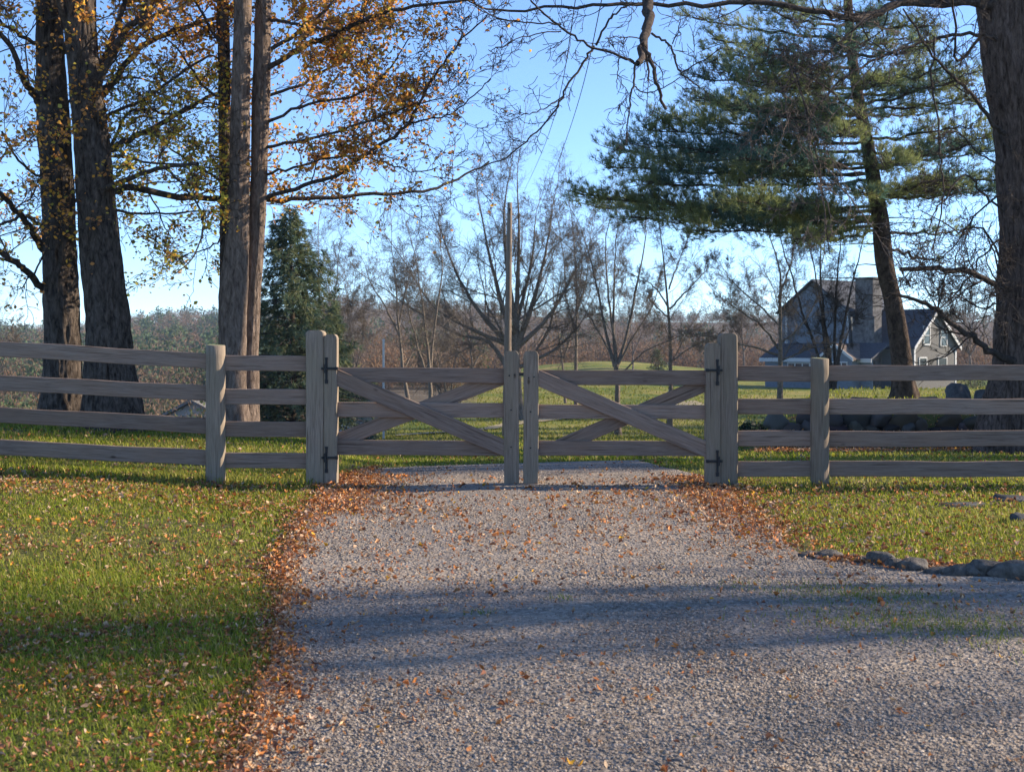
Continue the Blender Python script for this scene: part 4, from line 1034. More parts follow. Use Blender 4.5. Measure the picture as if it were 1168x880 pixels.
def spruce(label, px, base_py, top_py, D, halfw, n_br, seed, dens=1.0, group=None):
    r = np.random.default_rng(seed)
    b = at(px, base_py, D); b[2] = float(gz(b[0], D)) - .1
    top = at(px - 4, top_py, D)
    T = Tree('spruce_tree', label, b, group=group)
    H = top[2] - b[2]; W = halfw * D / F
    T.tr.add(resample([b, (b + top) / 2 + np.array([.05, 0, 0]), top], 14), np.linspace(.02 * H, .012, 14), 10)
    P = []; Dr = []
    for i in range(n_br):
        t = ((i + r.random()) / n_br) ** .9; z = b[2] + H * (.05 + .94 * t); ax = b + (top - b) * ((z - b[2]) / H)
        ln = W * (1 - t) ** .68 * r.uniform(.35, 1.25) + .12; az = r.random() * 6.283
        out = np.array([math.cos(az), math.sin(az), 0]); pts = [np.array([ax[0], ax[1], z])]
        for s in range(7):
            u = s / 6; d = nrm(out + np.array([0, 0, .25 - .75 * u + .5 * max(0, u - .7) * 3])); pts.append(pts[-1] + d * ln / 7)
        T.br.add(pts, np.linspace(.03 * (1 - t) + .008, .005, 8), 4)
        sd_ = np.cross(out, [0, 0, 1])
        for k in range(int(ln * 15 * dens) + 4):
            u = .18 + .82 * r.random(); g = u * 7; j = min(int(g), 6); q = pts[j] + (pts[j + 1] - pts[j]) * (g - j)
            off = sd_ * r.normal(0, .3 * (1.1 - u) * min(1, ln)) + np.array([0, 0, -abs(r.normal(0, .3))])
            P.append(q + off); Dr.append(nrm(out * .8 + sd_ * r.normal(0, .5) + np.array([0, 0, -.45])))
    T.finish(M['bark_pine'], M['branch_dark'], 'boughs')
    P = np.array(P); Dr = np.array(Dr); n = len(P)
    c = pick([(.09, .13, .075), (.12, .15, .075), (.07, .11, .07), (.17, .18, .08)], n) * (.75 + .5 * rng.random((n, 1)))
    put('needles', needle_mesh('needles', P, Dr, np.full(n, .22), .014, c, T.base, 10, .55), T.root)
spruce('tall green spruce with drooping boughs behind the left gate post', 334, 512, 232, 42, 116, 270, 61, .75)
spruce('small dark spruce between the tall spruce and the gate', 385, 500, 340, 47, 30, 120, 62)
spruce('little dark spruce at the foot of the slim tree behind the right gate leaf', 752, 430, 396, 140, 16, 60, 83, .6)

for i, (X_, Y_, H_, W_, lab) in enumerate([(13.0, 20.6, 7.0, 2.2, 'unseen spruce added for shade beyond the right end of the fence'), (14.5, 26.4, 8, 2.6, 'unseen spruce added for shade beyond the right end of the stone wall'),  # unseen spruces, added and sized to shade the wall, lawn and meadow
        (27, 47, 21, 6.5, 'unseen spruce added for shade, first and nearest of the row right of the meadow'), (31, 57, 23, 7, 'unseen spruce added for shade, second of the row right of the meadow'),
        (36, 68, 24, 7, 'unseen spruce added for shade, third of the row right of the meadow'), (41, 81, 25, 7.5, 'unseen spruce added for shade, last and farthest of the row right of the meadow')]):
    q = F / Y_; zb_ = float(gz(X_, Y_)); pb = HY + (CAMH - zb_) * q
    spruce(lab, CX + q * X_, pb, pb - H_ * q, Y_, W_ * q, 230 if i < 2 else 320, 640 + i, 1.2 if i < 2 else .8)

# ---- bare trees in the middle distance
FAR = dict(seg=[7, 6, 5, 4], kids=[8, 6, 5], ang=[40, 42, 45], ratio=[.6, .55, .55], wig=[.11, .15, .2, .24], up=[.09, .07, .05, .02], rmin=.0085, t0=.2)
FAR3 = dict(seg=[7, 6, 4], kids=[16, 11], ang=[46, 50], ratio=[.46, .5], wig=[.1, .15, .2], up=[.03, .012, .0], rmin=.004, t0=.12, perp_up=.05)
def far_tree(label, base_px, base_py, D, stems, seed, spec=FAR, mat='branch_grey', kids=6, rmin=None, group='bare trees on the meadow', slen=.42, name='bare_tree', ang=(30, 72), up=.2, dz=None):
    """stems: list of (list of photo points, base width px, top width px)"""
    r = np.random.default_rng(seed); b = at(base_px, base_py, D); b[2] = float(gz(b[0], D)) - .1
    T = Tree(name, label, b, group=group)
    sp = dict(spec); sp['rmin'] = rmin or spec['rmin'] * D / 55.
    for px, w0, w1 in stems:
        pts = [at(x, y, D) for x, y in px]; 
        off = r.normal(0, 1.0) if len(stems) > 1 else 0
        for i, p in enumerate(pts): p[1] += off * i / len(pts) * .8
        if px[0][1] >= base_py - 6: pts[0] = np.array([pts[0][0], D, b[2]])
        P = resample(pts, 16); P[1:-1] += r.normal(0, .012, (14, 3)); w0 = w0 * .7; R = (w1 * .5 + (w0 - w1 * .5) * (1 - np.linspace(0, 1, 16)) ** 1.25) / 2 * D / F
        R = R + (w0 / 2 * D / F) * .35 * np.exp(-np.arange(16) / 1.2) * (px[0][1] >= base_py - 6)
        T.tr.add(P, np.maximum(R, sp['rmin']), 8)
        H = np.linalg.norm(P[-1] - P[0])
        if w1 > 4: continue
        for i in range(kids):
            t = .22 + .78 * (i + r.random()) / kids; f = t * 15; j = min(int(f), 14); q = P[j] + (P[j + 1] - P[j]) * (f - j); dd = nrm(P[j + 1] - P[j])
            a = math.radians(r.uniform(*ang)); az = r.random() * 6.28; perp = nrm(np.cross(dd, r.normal(size=3)) + np.array([0, 0, up]))
            grow(T, r, q, dd * math.cos(a) + perp * math.sin(a), H * slen * r.uniform(.65, 1.3) * (1.2 - .7 * t), max(sp['rmin'], R[j] * .3), 0, sp)
        grow(T, r, P[-1], nrm(P[-1] - P[-3]), H * .3, R[-1], 0, sp)
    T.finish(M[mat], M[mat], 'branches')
    return T

far_tree('biggest bare tree, its wide fan of limbs behind the utility pole', 589, 486, 72,
         [([(589, 486), (589, 440), (588, 395), (590, 340), (592, 270), (590, 200)], 22, 2), ([(588, 400), (570, 340), (556, 280), (545, 225)], 11, 2), ([(588, 400), (606, 350), (622, 290), (630, 235)], 11, 2),
          ([(588, 398), (550, 360), (520, 310), (500, 255)], 10, 2), ([(590, 396), (625, 362), (650, 320), (668, 285)], 9, 2), ([(586, 396), (540, 376), (495, 350), (462, 300)], 9, 2),
          ([(589, 420), (630, 400), (660, 372), (676, 345)], 7, 2), ([(588, 440), (560, 392), (520, 380), (470, 352), (440, 330)], 9, 2), ([(588, 370), (578, 300), (575, 240), (582, 196)], 8, 2), ([(590, 365), (606, 300), (612, 240)], 7, 2)], 71, FAR3, kids=12, slen=.36)
far_tree('slender leaning bare tree left of the biggest one, rising from behind the left gate leaf', 492, 470, 66,
         [([(492, 470), (490, 420), (484, 360), (476, 300)], 8, 2), ([(490, 430), (496, 370), (504, 310), (502, 275)], 5, 1.5), ([(491, 440), (478, 400), (466, 350), (462, 310)], 4.5, 1.5)], 72, FAR3, kids=7)
far_tree('small bare tree above the grey marker pole, left of the leaning one', 453, 476, 80,
         [([(468, 476), (460, 420), (455, 370), (452, 320), (448, 285)], 7, 1.6), ([(457, 385), (440, 350), (424, 325), (416, 300)], 4, 1.4), ([(455, 370), (464, 330), (472, 300)], 3.5, 1.4)], 73, FAR3, kids=7, slen=.5)
far_tree('thin bare tree just right of the biggest one, with a curved lower stem', 657, 440, 78,
         [([(657, 446), (657, 400), (658, 350), (656, 290), (652, 245)], 6.5, 1.6), ([(657, 380), (646, 340), (644, 300), (638, 262)], 3.5, 1.4), ([(657, 360), (668, 320), (672, 280)], 3.5, 1.4)], 74, FAR3, kids=8, slen=.4)
far_tree('twin thin bare stem between the biggest tree and the forked tree', 643, 440, 90,
         [([(645, 440), (640, 400), (632, 350), (630, 300)], 4, 1.4), ([(643, 410), (654, 370), (662, 320), (664, 290)], 3.5, 1.4)], 75, FAR3, kids=7, slen=.5)
far_tree('bare tree forking low into a vase of upright stems behind the right gate leaf', 704, 503, 47,
         [([(704, 503), (704, 460), (702, 415)], 12, 10), ([(701, 418), (692, 380), (682, 330), (672, 285), (662, 255)], 6, 1.6), ([(703, 418), (700, 370), (702, 310), (706, 250)], 6.5, 1.6),
          ([(704, 418), (716, 380), (726, 330), (736, 280), (738, 250)], 6, 1.6), ([(702, 420), (690, 390), (666, 350), (658, 320)], 4.5, 1.5), ([(705, 416), (722, 384), (744, 350), (752, 320)], 4.5, 1.5), ([(703, 400), (694, 340), (690, 280), (696, 248)], 4.5, 1.5),
          ([(705, 430), (735, 400), (770, 385), (800, 370)], 3, 1.2)], 76, FAR3, mat='branch_grey', kids=7, slen=.34)
far_tree('slim straight bare tree with ascending side limbs, left of the gate post', 764, 468, 50,
         [([(764, 468), (765, 420), (763, 360), (758, 300), (752, 250)], 8.5, 1.8), ([(763, 352), (748, 330), (730, 318), (712, 312)], 3.2, 1.2), ([(764, 352), (786, 330), (806, 310), (816, 300)], 3.4, 1.2), ([(763, 330), (775, 296), (786, 268)], 3, 1.2), ([(764, 364), (745, 345), (738, 330)], 3, 1.2), ([(765, 412), (795, 392), (830, 380)], 2.8, 1.2)], 77, FAR3, kids=8, slen=.3)
far_tree('open grown bare tree with long level limbs, right behind the right gate post', 889, 452, 40,
         [([(889, 452), (889, 410), (888, 350), (887, 310), (872, 262)], 10, 2), ([(888, 398), (868, 372), (838, 352), (810, 330)], 4.5, 1.4), ([(888, 405), (850, 394), (815, 384), (790, 384)], 4, 1.4), ([(889, 392), (912, 374), (930, 350), (940, 330)], 4, 1.4), ([(888, 340), (900, 300), (904, 262)], 4, 1.4),
          ([(888, 370), (862, 342), (840, 318), (832, 300)], 3.5, 1.3), ([(889, 412), (922, 398), (948, 392)], 3.2, 1.2)], 78, FAR3, kids=8, slen=.32, mat='branch_grey')
far_tree('clump of upright bare stems before the house front', 945, 446, 43,
         [([(948, 446), (946, 400), (940, 350), (938, 300), (940, 262)], 8, 2), ([(945, 440), (932, 400), (914, 350), (900, 300), (888, 262)], 6, 2), ([(950, 440), (958, 380), (968, 320), (978, 268)], 7, 2), ([(944, 438), (936, 360), (926, 310), (914, 268)], 5, 1.6), ([(952, 440), (954, 360), (960, 300), (964, 258)], 6, 1.8), ([(950, 430), (970, 380), (992, 350)], 3, 1.2), ([(943, 430), (920, 372), (896, 340)], 4, 1.4)], 79, FAR3, kids=8, slen=.26, mat='branch_dark')
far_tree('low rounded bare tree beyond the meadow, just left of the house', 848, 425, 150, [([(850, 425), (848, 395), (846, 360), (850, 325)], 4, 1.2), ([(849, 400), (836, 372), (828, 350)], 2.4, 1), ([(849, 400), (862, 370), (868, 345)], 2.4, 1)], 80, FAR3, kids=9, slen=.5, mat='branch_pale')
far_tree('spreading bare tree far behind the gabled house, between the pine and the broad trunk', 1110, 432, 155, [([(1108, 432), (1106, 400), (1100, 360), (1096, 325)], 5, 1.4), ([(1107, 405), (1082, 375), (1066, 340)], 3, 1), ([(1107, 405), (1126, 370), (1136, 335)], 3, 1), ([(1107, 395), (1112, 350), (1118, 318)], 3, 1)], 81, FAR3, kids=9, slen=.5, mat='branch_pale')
far_tree('purplish bare tree peeping out behind the tall spruce', 366, 470, 80, [([(368, 480), (366, 420), (362, 340), (360, 262)], 7, 1.5), ([(366, 400), (382, 340), (388, 280)], 4, 1.4), ([(366, 390), (350, 330), (345, 280)], 4, 1.4), ([(366, 420), (392, 380), (404, 330)], 3.4, 1.2)], 82, FAR3, kids=9, slen=.32)
far_tree('small twiggy bare tree right of the small dark spruce', 404, 460, 85, [([(404, 470), (404, 420), (400, 370), (398, 330)], 4, 1.2), ([(404, 430), (414, 390), (418, 350)], 3, 1.1)], 83, FAR3, kids=9, slen=.42)
far_tree('bare tree cut by the left edge of the photo, above the top rail', 0, 470, 90, [([(-6, 470), (-4, 420), (0, 390), (4, 360)], 5, 1.4), ([(-5, 430), (8, 400), (14, 376)], 3, 1.2), ([(-6, 430), (-20, 390), (-26, 360)], 3, 1.2)], 84, FAR3, kids=8, slen=.35)
far_tree('knotty bare tree far behind the leaning one, low over the hedge line', 540, 440, 110, [([(540, 448), (538, 410), (532, 370), (528, 330)], 4.5, 1.3), ([(539, 420), (552, 390), (556, 355)], 3, 1.1), ([(539, 420), (520, 395), (510, 362)], 3, 1.1)], 85, FAR3, kids=8, slen=.42)
far_tree('bushy bare sapling with several stems behind the left gate leaf', 512, 468, 70, [([(512, 474), (508, 440), (500, 405), (494, 375)], 4, 1.2), ([(512, 474), (516, 430), (522, 390)], 3.6, 1.2), ([(511, 470), (498, 440), (484, 420)], 3, 1.1), ([(513, 470), (530, 440), (542, 412)], 3, 1.1)], 86, FAR3, kids=7, slen=.36)
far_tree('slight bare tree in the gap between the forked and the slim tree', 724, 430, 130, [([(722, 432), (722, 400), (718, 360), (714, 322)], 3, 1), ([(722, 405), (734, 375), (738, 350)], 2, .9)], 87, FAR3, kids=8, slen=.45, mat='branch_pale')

# trees just outside the right of the frame: they stand beside the road and throw the bands of shade on the gravel
def side_tree(label, x, y, H, lean, seed, w=.5, kids=9, h0=.3):
    r = np.random.default_rng(seed); b = np.array([x, y, float(gz(x, y)) - .1]); T = Tree('bare_tree', label, b, group='bare trees beside the road')
    top = b + np.array([lean[0], lean[1], H]); P = resample([b, b * .5 + top * .5 + np.array([.2, .1, 0]), top], 18); R = np.linspace(w / 2, .04, 18); T.tr.add(P, R, 12)
    sp = dict(FAR); sp['rmin'] = .008; sp['kids'] = [5, 4, 3]
    for i in range(kids):
        t = h0 + (1 - h0) * (i + r.random()) / kids; f = t * 17; j = min(int(f), 16); q = P[j]; az = r.random() * 6.28
        grow(T, r, q, np.array([math.cos(az) * .6, math.sin(az) * .6, .9]), H * .2 * (1.25 - .7 * t), R[j] * .5, 0, sp)
    T.finish(M['bark_dark'], M['branch_dark'], 'branches')
side_tree('bare roadside tree out of the frame, nearest the road', 21, 11.9, 17, (.3, .2), 91, .34, 22, .3)
side_tree('bare roadside tree out of the frame, farthest from the drive', 28, 12.5, 19, (-.4, .1), 92, .3, 24, .34)
side_tree('slender bare roadside tree out of the frame, between the other two', 25, 13.1, 18, (.1, -.2), 95, .2, 22, .36)
side_tree('bare tree out of the frame, level with the far side of the gate', 15, 19.8, 13, (.2, .1), 94, .44, 14, .25)
side_tree('crooked bare tree out of the frame, just beyond the level of the gate', 19, 20.2, 14, (.5, .2), 97, .36, 14, .3)

# ------------------------------------------------------------------ far woods
def build_woods():
    n = 6500
    Y = np.exp(np.log(230) + rng.random(n) * np.log(1000 / 230)); px = rng.uniform(-60, 1230, n)
    n2 = 2100
    Y2 = np.exp(np.log(48) + rng.random(n2) * np.log(230 / 48)); px2 = rng.uniform(-60, 550, n2)
    Y2 = np.where(px2 > 330, 78 + Y2 * .8, Y2)
    Y = np.concatenate([Y, Y2]); px = np.concatenate([px, px2]); X = (px - CX) / F * Y; n = len(X)
    Z = gz(X, Y)
    ev = (rng.random(n) < .05 + .1 * (px < 330) + .4 * sstep(.52, .68, fbm(X * .02 + 3, Y * .02, o=3)) + .22 * sstep(850, 950, Y) * (px < 330))
    ev &= ~((px > 380) & (rng.random(n) < .75))
    H = np.where(Y > 220, rng.uniform(5, 9, n), rng.uniform(1.6, 4.2, n)); 
    H = np.where(ev & (Y > 220), H * 1.15, H)
    k = 110
    # twig clumps spread through an upright oval crown
    u = rng.normal(size=(n, k, 3)); u /= np.linalg.norm(u, axis=2, keepdims=True); rad = rng.random((n, k, 1)) ** .45
    W = (H * rng.uniform(.28, .45, n))[:, None]
    C = np.stack([X[:, None] + u[..., 0] * rad[..., 0] * W, Y[:, None] + u[..., 1] * rad[..., 0] * W, Z[:, None] + H[:, None] * (.5 + .5 * u[..., 2] * rad[..., 0])], -1)
    sz = np.minimum((.026 + .03 * rng.random((n, k))) * H[:, None], .0011 * Y[:, None]) * np.where(ev, 1.5, 1.0)[:, None]
    d1 = rng.normal(size=(n, k, 3)) * np.where(ev, 1., .7)[:, None, None]; d1[..., 2] += np.where(ev, 0., .9)[:, None]; d1 /= np.linalg.norm(d1, axis=2, keepdims=True)
    d2 = np.cross(d1, rng.normal(size=(n, k, 3))); d2 /= np.linalg.norm(d2, axis=2, keepdims=True)
    a = d1 * sz[..., None] * np.where(ev, 1., 1.7)[:, None, None]; b2 = d2 * sz[..., None] * np.where(ev, .8, .3)[:, None, None]
    V = np.stack([C - a, C + b2, C + a, C - b2], 2).reshape(-1, 3)
    cb = pick([(.16, .115, .08), (.22, .15, .1), (.14, .105, .08), (.25, .175, .115), (.21, .125, .08)], n)
    oak = rng.random(n) < .1; cb[oak] = np.array([.27, .15, .08])
    ce = pick([(.085, .12, .06), (.1, .125, .06), (.075, .105, .065)], n)
    c = np.where(ev[:, None], ce, cb)[:, None, :] * (.8 + .4 * rng.random((n, k, 1)))
    c = np.repeat(c.reshape(-1, 3), 4, 0)
    o = put('wooded_hillside', mesh_np('wooded_hillside', V, [np.arange(len(V)).reshape(-1, 4)], M['wood_puff'], False, c)); o['kind'] = 'stuff'
    tag(o, 'far hillside of bare brown woods flecked with evergreens behind the fence', 'woods')
build_woods()

def shrub(label, px, py, D, wpx, hpx, seed, pal, leafn=900, group=None):
    r = np.random.default_rng(seed); b = at(px, py, D); b[2] = float(gz(b[0], D)) - .05; s = D / F
    T = Tree('shrub', label, b, 'shrub', group)
    sp = dict(NEAR2); sp['rmin'] = .006
    for i in range(26):
        az = r.random() * 6.28; rr = r.random() * wpx * s * .3
        grow(T, r, b + np.array([math.cos(az) * rr, math.sin(az) * rr, 0]), np.array([math.cos(az) * .5, math.sin(az) * .5, 1]), hpx * s * r.uniform(.5, .85), .015, 0, sp)
    T.finish(None, M['branch_grey'], 'stems')
    u = r.normal(size=(leafn, 3)); u /= np.linalg.norm(u, axis=1, keepdims=True); u *= r.random((leafn, 1)) ** .4
    P = b + np.array([0, 0, hpx * s * .48]) + u * np.array([wpx * s * .5, wpx * s * .4, hpx * s * .5]) + r.normal(0, .06, (leafn, 3))
    c = pick(pal, leafn) * (.7 + .6 * rng.random((leafn, 1)))
    put('leaves', leaf_mesh(P, r.uniform(.06, .14, leafn), False, c, 1., 'leaves', M['leaf'], T.base), T.root)
shrub('silvery leaved low shrub behind the left gate leaf, by the hinge stile', 402, 502, 40, 50, 34, 101, [(.3, .31, .28), (.08, .11, .07), (.05, .08, .05), (.4, .4, .38)], 1300)
shrub('yellow leaved shrub in the valley, right of the broad flared trunk', 166, 450, 70, 56, 44, 102, [(.5, .3, .06), (.42, .28, .1), (.3, .2, .08)], 700)
shrub('dark evergreen shrub on the lawn behind the right fence, by the square gate post', 862, 489, 26, 40, 20, 103, [(.03, .06, .04), (.04, .075, .045), (.05, .07, .05)], 900)
shrub('yellowing low plant in front of the stone wall, below the pine', 1040, 492, 23.2, 40, 22, 104, [(.28, .26, .05), (.16, .19, .05), (.35, .25, .06)], 260)
shrub('dark hedge shrub beside the right corner of the gabled house', 1112, 432, 118, 44, 20, 105, [(.03, .05, .035), (.04, .06, .04)], 900)

# ------------------------------------------------------------------ poles and wires
def build_poles():
    D = 45.; b = at(577.5, 503, D); b[2] = float(gz(b[0], D)) - .3; top = at(581.5, 231, D)
    t = thing('utility_pole', 'tall weathered wooden utility pole leaning slightly before the biggest bare tree', 'pole', tuple(b))
    d = top - b; ln = float(np.linalg.norm(d)); k = 18; rows = 14
    V = []; 
    for i in range(rows):
        f = i / (rows - 1); rr = .15 * (1 - f) + .075 * f
        for j in range(k): V.append((ln * f, rr * math.cos(6.2832 * j / k), rr * math.sin(6.2832 * j / k)))
    i = (np.arange(rows - 1)[:, None] * k + np.arange(k)[None]); j = (np.arange(rows - 1)[:, None] * k + (np.arange(k)[None] + 1) % k)
    me = mesh_np('shaft', np.array(V), [np.stack([i, j, j + k, i + k], -1).reshape(-1, 4)], M['pole'], True)
    bm = bmesh.new(); bm.from_mesh(me); bm.faces.new(bm.verts[-k:] if False else [bm.verts[q] for q in range((rows - 1) * k, rows * k)]) if not bm.verts.ensure_lookup_table() else None; bm.to_mesh(me); bm.free()
    put('shaft', me, t, (0, 0, 0), (0, -math.atan2(d[2], d[0]), 0))
    bm = iron_mb([(-.012, .012, -.1, -.06, -.12, .02), (-.03, .03, -.14, -.09, -.02, .05)]); put('wire_bracket', bm_mesh(bm, 'wire_bracket', M['iron']), t, tuple(top - b + np.array([0, 0, -.25])))
    D = 40.; b = at(437.5, 500, D); b[2] = float(gz(b[0], D)) - .2
    H = at(437.5, 388, D)[2] - b[2]
    bm = bmesh.new(); bmesh.ops.create_cone(bm, cap_ends=True, segments=10, radius1=.032, radius2=.032, depth=H, matrix=Matrix.Translation((0, 0, H / 2)))
    bmesh.ops.create_uvsphere(bm, u_segments=10, v_segments=6, radius=.04, matrix=Matrix.Translation((0, 0, H)))
    o = put('marker_pole', bm_mesh(bm, 'marker_pole', M['metal_pole']), None, tuple(b)); tag(o, 'thin pale metal pole behind the left gate leaf', 'pole')
    for lab, a, m_, e in [('thin overhead wire, right one of the two above the middle trees', (606, 262, 82), (648, 153, 34), (700, -60, 17)),
                          ('thin overhead wire, left one of the two above the middle trees', (596, 222, 82), (628, 147, 36), (668, -70, 18))]:
        P = resample([at(*a), at(*m_), at(*e)], 24); tb = Tubes(); tb.add(P, np.full(24, .008), 5)
        base = P[0]; o = put('overhead_wire', tb.build('overhead_wire', M['wire'], base), None, tuple(base)); tag(o, lab, 'wire', 'overhead wires')
build_poles()

# ------------------------------------------------------------------ house
def prism(bm, pts, d):
    """closed prism: polygon pts (3D) extruded by vector d"""
    a = [bm.verts.new(p) for p in pts]; c = [bm.verts.new(Vector(p) + Vector(d)) for p in pts]
    bm.faces.new(a); bm.faces.new(list(reversed(c)))
    for i in range(len(a)):
        j = (i + 1) % len(a); bm.faces.new((a[i], c[i], c[j], a[j]))
def pmesh(name, parent, mat, prisms, loc=(0, 0, 0)):
    bm = bmesh.new()
    for p, d in prisms: prism(bm, p, d)
    bmesh.ops.recalc_face_normals(bm, faces=bm.faces)
    return put(name, bm_mesh(bm, name, mat), parent, loc)
def box(x0, x1, y0, y1, z0, z1): return ([(x0, y0, z0), (x1, y0, z0), (x1, y1, z0), (x0, y1, z0)], (0, 0, z1 - z0))

def build_house():
    D = 120.; sc_ = D / F
    # local frame: x along the front wall towards the sunny gable, y back into the house, z up; origin at the gable's near corner
    org = at(1042.5, 452, D); zg = float(gz(org[0], D)) ; org[2] = min(zg, org[2]) - .3
    t = thing('farmhouse', 'old grey shingled farmhouse with white trimmed gable, big chimney and dark roofs behind the pine', 'house', tuple(org))
    th = math.radians(-50); t.rotation_euler = (0, 0, th)
    G = 6.4; zb = 0.; E = at(0, 394, D)[2] - org[2]; A = at(0, 354.5, D + 1)[2] - org[2]          # eave and apex heights
    Lh = 9.5
    pmesh('gable_wall', t, M['shingle'], [([(0, 0, 0), (0, G, 0), (0, G, E), (0, G / 2, A), (0, 0, E)], (-.2, 0, 0))])
    pmesh('front_wall', t, M['shingle_shade'], [box(-Lh, -.203, .0, .2, 0, E)])
    pmesh('rear_wall', t, M['shingle_shade'], [box(-Lh, -.203, G - .2, G, 0, E)])
    sl = (A - E) / (G / 2); ov = .35
    pmesh('roof', t, M['roof'], [([(.3, -ov, E - ov * sl + .03), (.3, G / 2, A + .03), (.3, G + ov, E - ov * sl + .03), (.3, G + ov, E - ov * sl + .2), (.3, G / 2, A + .22), (.3, -ov, E - ov * sl + .2)], (-Lh - .3, 0, 0))])
    pmesh('bargeboard', t, M['trim'], [([(.3, -ov, E - ov * sl - .1), (.3, G / 2, A - .13), (.3, G / 2, A + .24), (.3, -ov - .02, E - ov * sl + .22)], (.05, 0, 0)),
                                       ([(.3, G / 2 + .004, A - .13), (.3, G + ov, E - ov * sl - .1), (.3, G + ov + .02, E - ov * sl + .22), (.3, G / 2 + .004, A + .24)], (.05, 0, 0))])
    pmesh('corner_board', t, M['trim'], [box(.003, .04, -.03, .2, 0, E - .2)]); pmesh('corner_board', t, M['trim'], [box(.003, .04, G - .2, G + .03, 0, E - .2)])
    def win(y, z, w=.85, h=1.45, wall_x=.0):
        f = pmesh('window', t, M['trim'], [box(wall_x + .003, wall_x + .07, y - w / 2 - .1, y - w / 2, z - .1, z + h + .1), box(wall_x + .003, wall_x + .07, y + w / 2, y + w / 2 + .1, z - .1, z + h + .1),
                                           box(wall_x + .003, wall_x + .08, y - w / 2, y + w / 2, z + h, z + h + .12), box(wall_x + .003, wall_x + .09, y - w / 2, y + w / 2, z - .12, z), box(wall_x + .003, wall_x + .06, y - w / 2, y + w / 2, z + h / 2 - .03, z + h / 2 + .03)])
        p = pmesh('pane', t, M['glass'], [box(wall_x + .004, wall_x + .03, y - w / 2, y + w / 2, z, z + h)]); p.parent = f
    zu = at(0, 392, D)[2] - org[2]
    win(G * .29, zu); win(G * .69, zu - .15); zl_ = at(0, 426, D)[2] - org[2]; win(G * .2, zl_, 1.0, 1.3); win(G * .66, zl_, 1.2, 1.3)
    # chimney: broad base, narrower stack
    cx = -4.4
    c = pmesh('chimney', t, M['chimney'], [box(cx - 1.15, cx + 1.15, -1.1, -.03, 0, at(0, 360, D)[2] - org[2]), ([(cx - .92, -1.0, at(0, 360, D)[2] - org[2] + .003), (cx + .92, -1.0, at(0, 360, D)[2] - org[2] + .003), (cx + .92, .3, at(0, 360, D)[2] - org[2] + .003), (cx - .92, .3, at(0, 360, D)[2] - org[2] + .003)], (0, 0, 43 * sc_))])
    pmesh('chimney_cap', t, M['chimney'], [box(cx - 1.02, cx + 1.02, -1.1, .4, at(0, 317, D)[2] - org[2] + .02, at(0, 317, D)[2] - org[2] + .2)]).parent = c
    # tall wing at the left: gable to the front-left
    x1, x0 = -5.9, -13.4; E2 = at(0, 352, D)[2] - org[2]; A2 = at(0, 317, D)[2] - org[2]; xm = (x0 + x1) / 2; yb = -1.2
    pmesh('wing_wall', t, M['shingle_shade'], [([(x0, yb, 0), (x1, yb, 0), (x1, yb, E2), (xm, yb, A2), (x0, yb, E2)], (0, .2, 0)), box(x1 - .2, x1 - .003, yb + .203, 7, 0, E2), box(x0 + .003, x0 + .2, yb + .203, 7, 0, E2)])
    s2 = (A2 - E2) / (x1 - xm); o2 = .4
    pmesh('wing_roof', t, M['roof'], [([(x0 - o2, yb - .35, E2 - o2 * s2 + .03), (xm, yb - .35, A2 + .03), (x1 + o2, yb - .35, E2 - o2 * s2 + .03), (x1 + o2, yb - .35, E2 - o2 * s2 + .2), (xm, yb - .35, A2 + .22), (x0 - o2, yb - .35, E2 - o2 * s2 + .2)], (0, 8.6, 0))])
    pmesh('corner_board', t, M['trim'], [box(x0 + .5, x0 + .72, yb - .05, yb - .003, 0, E2)]); pmesh('corner_board', t, M['trim'], [box(x1 - .12, x1 + .03, yb - .05, yb - .003, 0, E2 - .3)])
    # lean-to porch roof along the wing, then the small porch gable
    zr0 = at(0, 411, D - 3)[2] - org[2]; zr1 = at(0, 393, D)[2] - org[2]
    pmesh('porch_roof', t, M['roof'], [([(x0 - .4, yb - 2.6, zr0), (x0 - .4, yb - .01, zr1), (x0 - .4, yb - .01, zr1 + .16), (x0 - .4, yb - 2.6, zr0 + .16)], (12.2, 0, 0))])
    pmesh('porch_fascia', t, M['trim'], [box(x0 - .4, x0 + 11.8, yb - 2.66, yb - 2.603, zr0 - .2, zr0 + .14)])
    pmesh('porch_wall', t, M['shingle_shade'], [box(x0, x0 + 11.6, yb - 2.3, yb - 2.1, 0, zr0 + .1)])
    g0, g1 = -6.3, -3.0; gm = (g0 + g1) / 2; yg = yb - 3.4; zE = at(0, 408, D - 4)[2] - org[2]; zA = at(0, 394, D - 4)[2] - org[2]
    pmesh('porch_gable', t, M['shingle_shade'], [([(g0, yg, 0), (g1, yg, 0), (g1, yg, zE), (gm, yg, zA), (g0, yg, zE)], (0, .2, 0)), box(g1 - .2, g1 - .003, yg + .203, yb - 2.31, 0, zE)])
    pmesh('porch_gable_roof', t, M['roof_brown'], [([(g0 - .3, yg - .25, zE - .25), (gm, yg - .25, zA + .02), (g1 + .3, yg - .25, zE - .25), (g1 + .3, yg - .25, zE - .1), (gm, yg - .25, zA + .2), (g0 - .3, yg - .25, zE - .1)], (0, 3.6, 0))])
    pmesh('porch_bargeboard', t, M['trim'], [([(g0 - .3, yg - .3, zE - .32), (gm, yg - .3, zA - .06), (gm, yg - .3, zA + .22), (g0 - .3, yg - .3, zE - .05)], (0, .045, 0)), ([(gm + .003, yg - .3, zA - .06), (g1 + .3, yg - .3, zE - .32), (g1 + .3, yg - .3, zE - .05), (gm + .003, yg - .3, zA + .22)], (0, .045, 0))])
    f = pmesh('window', t, M['trim'], [box(g0 + .45, g1 - .45, yg - .06, yg - .003, zE - 1.5, zE - .35)])
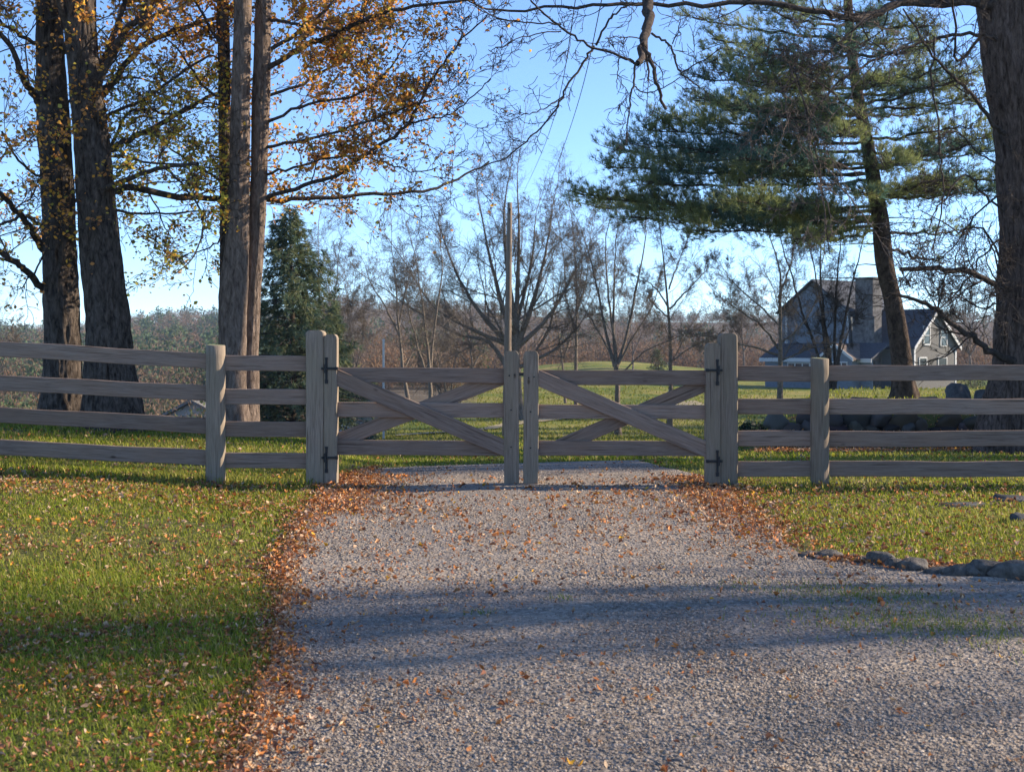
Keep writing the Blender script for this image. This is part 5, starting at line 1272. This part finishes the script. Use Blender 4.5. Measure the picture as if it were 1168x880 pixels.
    for k in range(4):
        wx = g0 + .55 + k * .58; pmesh('pane', f, M['glass'], [box(wx, wx + .46, yg - .075, yg - .063, zE - 1.4, zE - .45)])
    f = pmesh('window', t, M['trim'], [box(x0 + 2.6, x0 + 5.2, yb - 2.36, yb - 2.303, zr0 - 1.25, zr0 - .25)])
    for k in range(3): pmesh('pane', f, M['glass'], [box(x0 + 2.72 + k * .82, x0 + 3.4 + k * .82, yb - 2.38, yb - 2.363, zr0 - 1.15, zr0 - .35)])
build_house()

def build_shed():
    D = 62.; apex = at(219, 459, D); s = D / F; zb = float(gz(apex[0], D)) - .1
    t = thing('shed', 'small shed with a pale gable in the valley, showing between the left fence rails', 'shed', (apex[0], D, zb)); t.rotation_euler = (0, 0, -.15)
    A = apex[2] - zb; Wd = 1.5; E = A - .75
    pmesh('gable_wall', t, plain('pale_boards', (.42, .38, .33), .9, .1, .3, 3., (9, 9, 1)), [([(-Wd, 0, 0), (Wd, 0, 0), (Wd, 0, E), (0, 0, A), (-Wd, 0, E)], (0, 3, 0))])
    pmesh('roof', t, plain('grey_shed_roof', (.17, .16, .15), .9, .1, .3, 3.), [([(-Wd - .25, -.25, E - .1), (0, -.25, A + .02), (Wd + .25, -.25, E - .1), (Wd + .25, -.25, E + .03), (0, -.25, A + .16), (-Wd - .25, -.25, E + .03)], (0, 3.5, 0))])
build_shed()

def build_haze():
    x0, x1, y0, y1, z0, z1 = -1450., 1450., -45., 1130., -40., 45.
    m, nt, out = new_mat('thin_haze')
    v = N(nt, 'ShaderNodeVolumePrincipled'); v.inputs['Color'].default_value = (.62, .8, 1, 1); v.inputs['Density'].default_value = .00016; v.inputs['Anisotropy'].default_value = .2
    nt.links.new(v.outputs[0], out.inputs['Volume'])
    bm = bmesh.new(); r = bmesh.ops.create_cube(bm, size=1)
    for q in r['verts']: q.co = Vector(((x0 + x1) / 2 + q.co.x * (x1 - x0), (y0 + y1) / 2 + q.co.y * (y1 - y0), (z0 + z1) / 2 + q.co.z * (z1 - z0)))
    o = put('haze', bm_mesh(bm, 'haze', m)); o['kind'] = 'stuff'
build_haze()
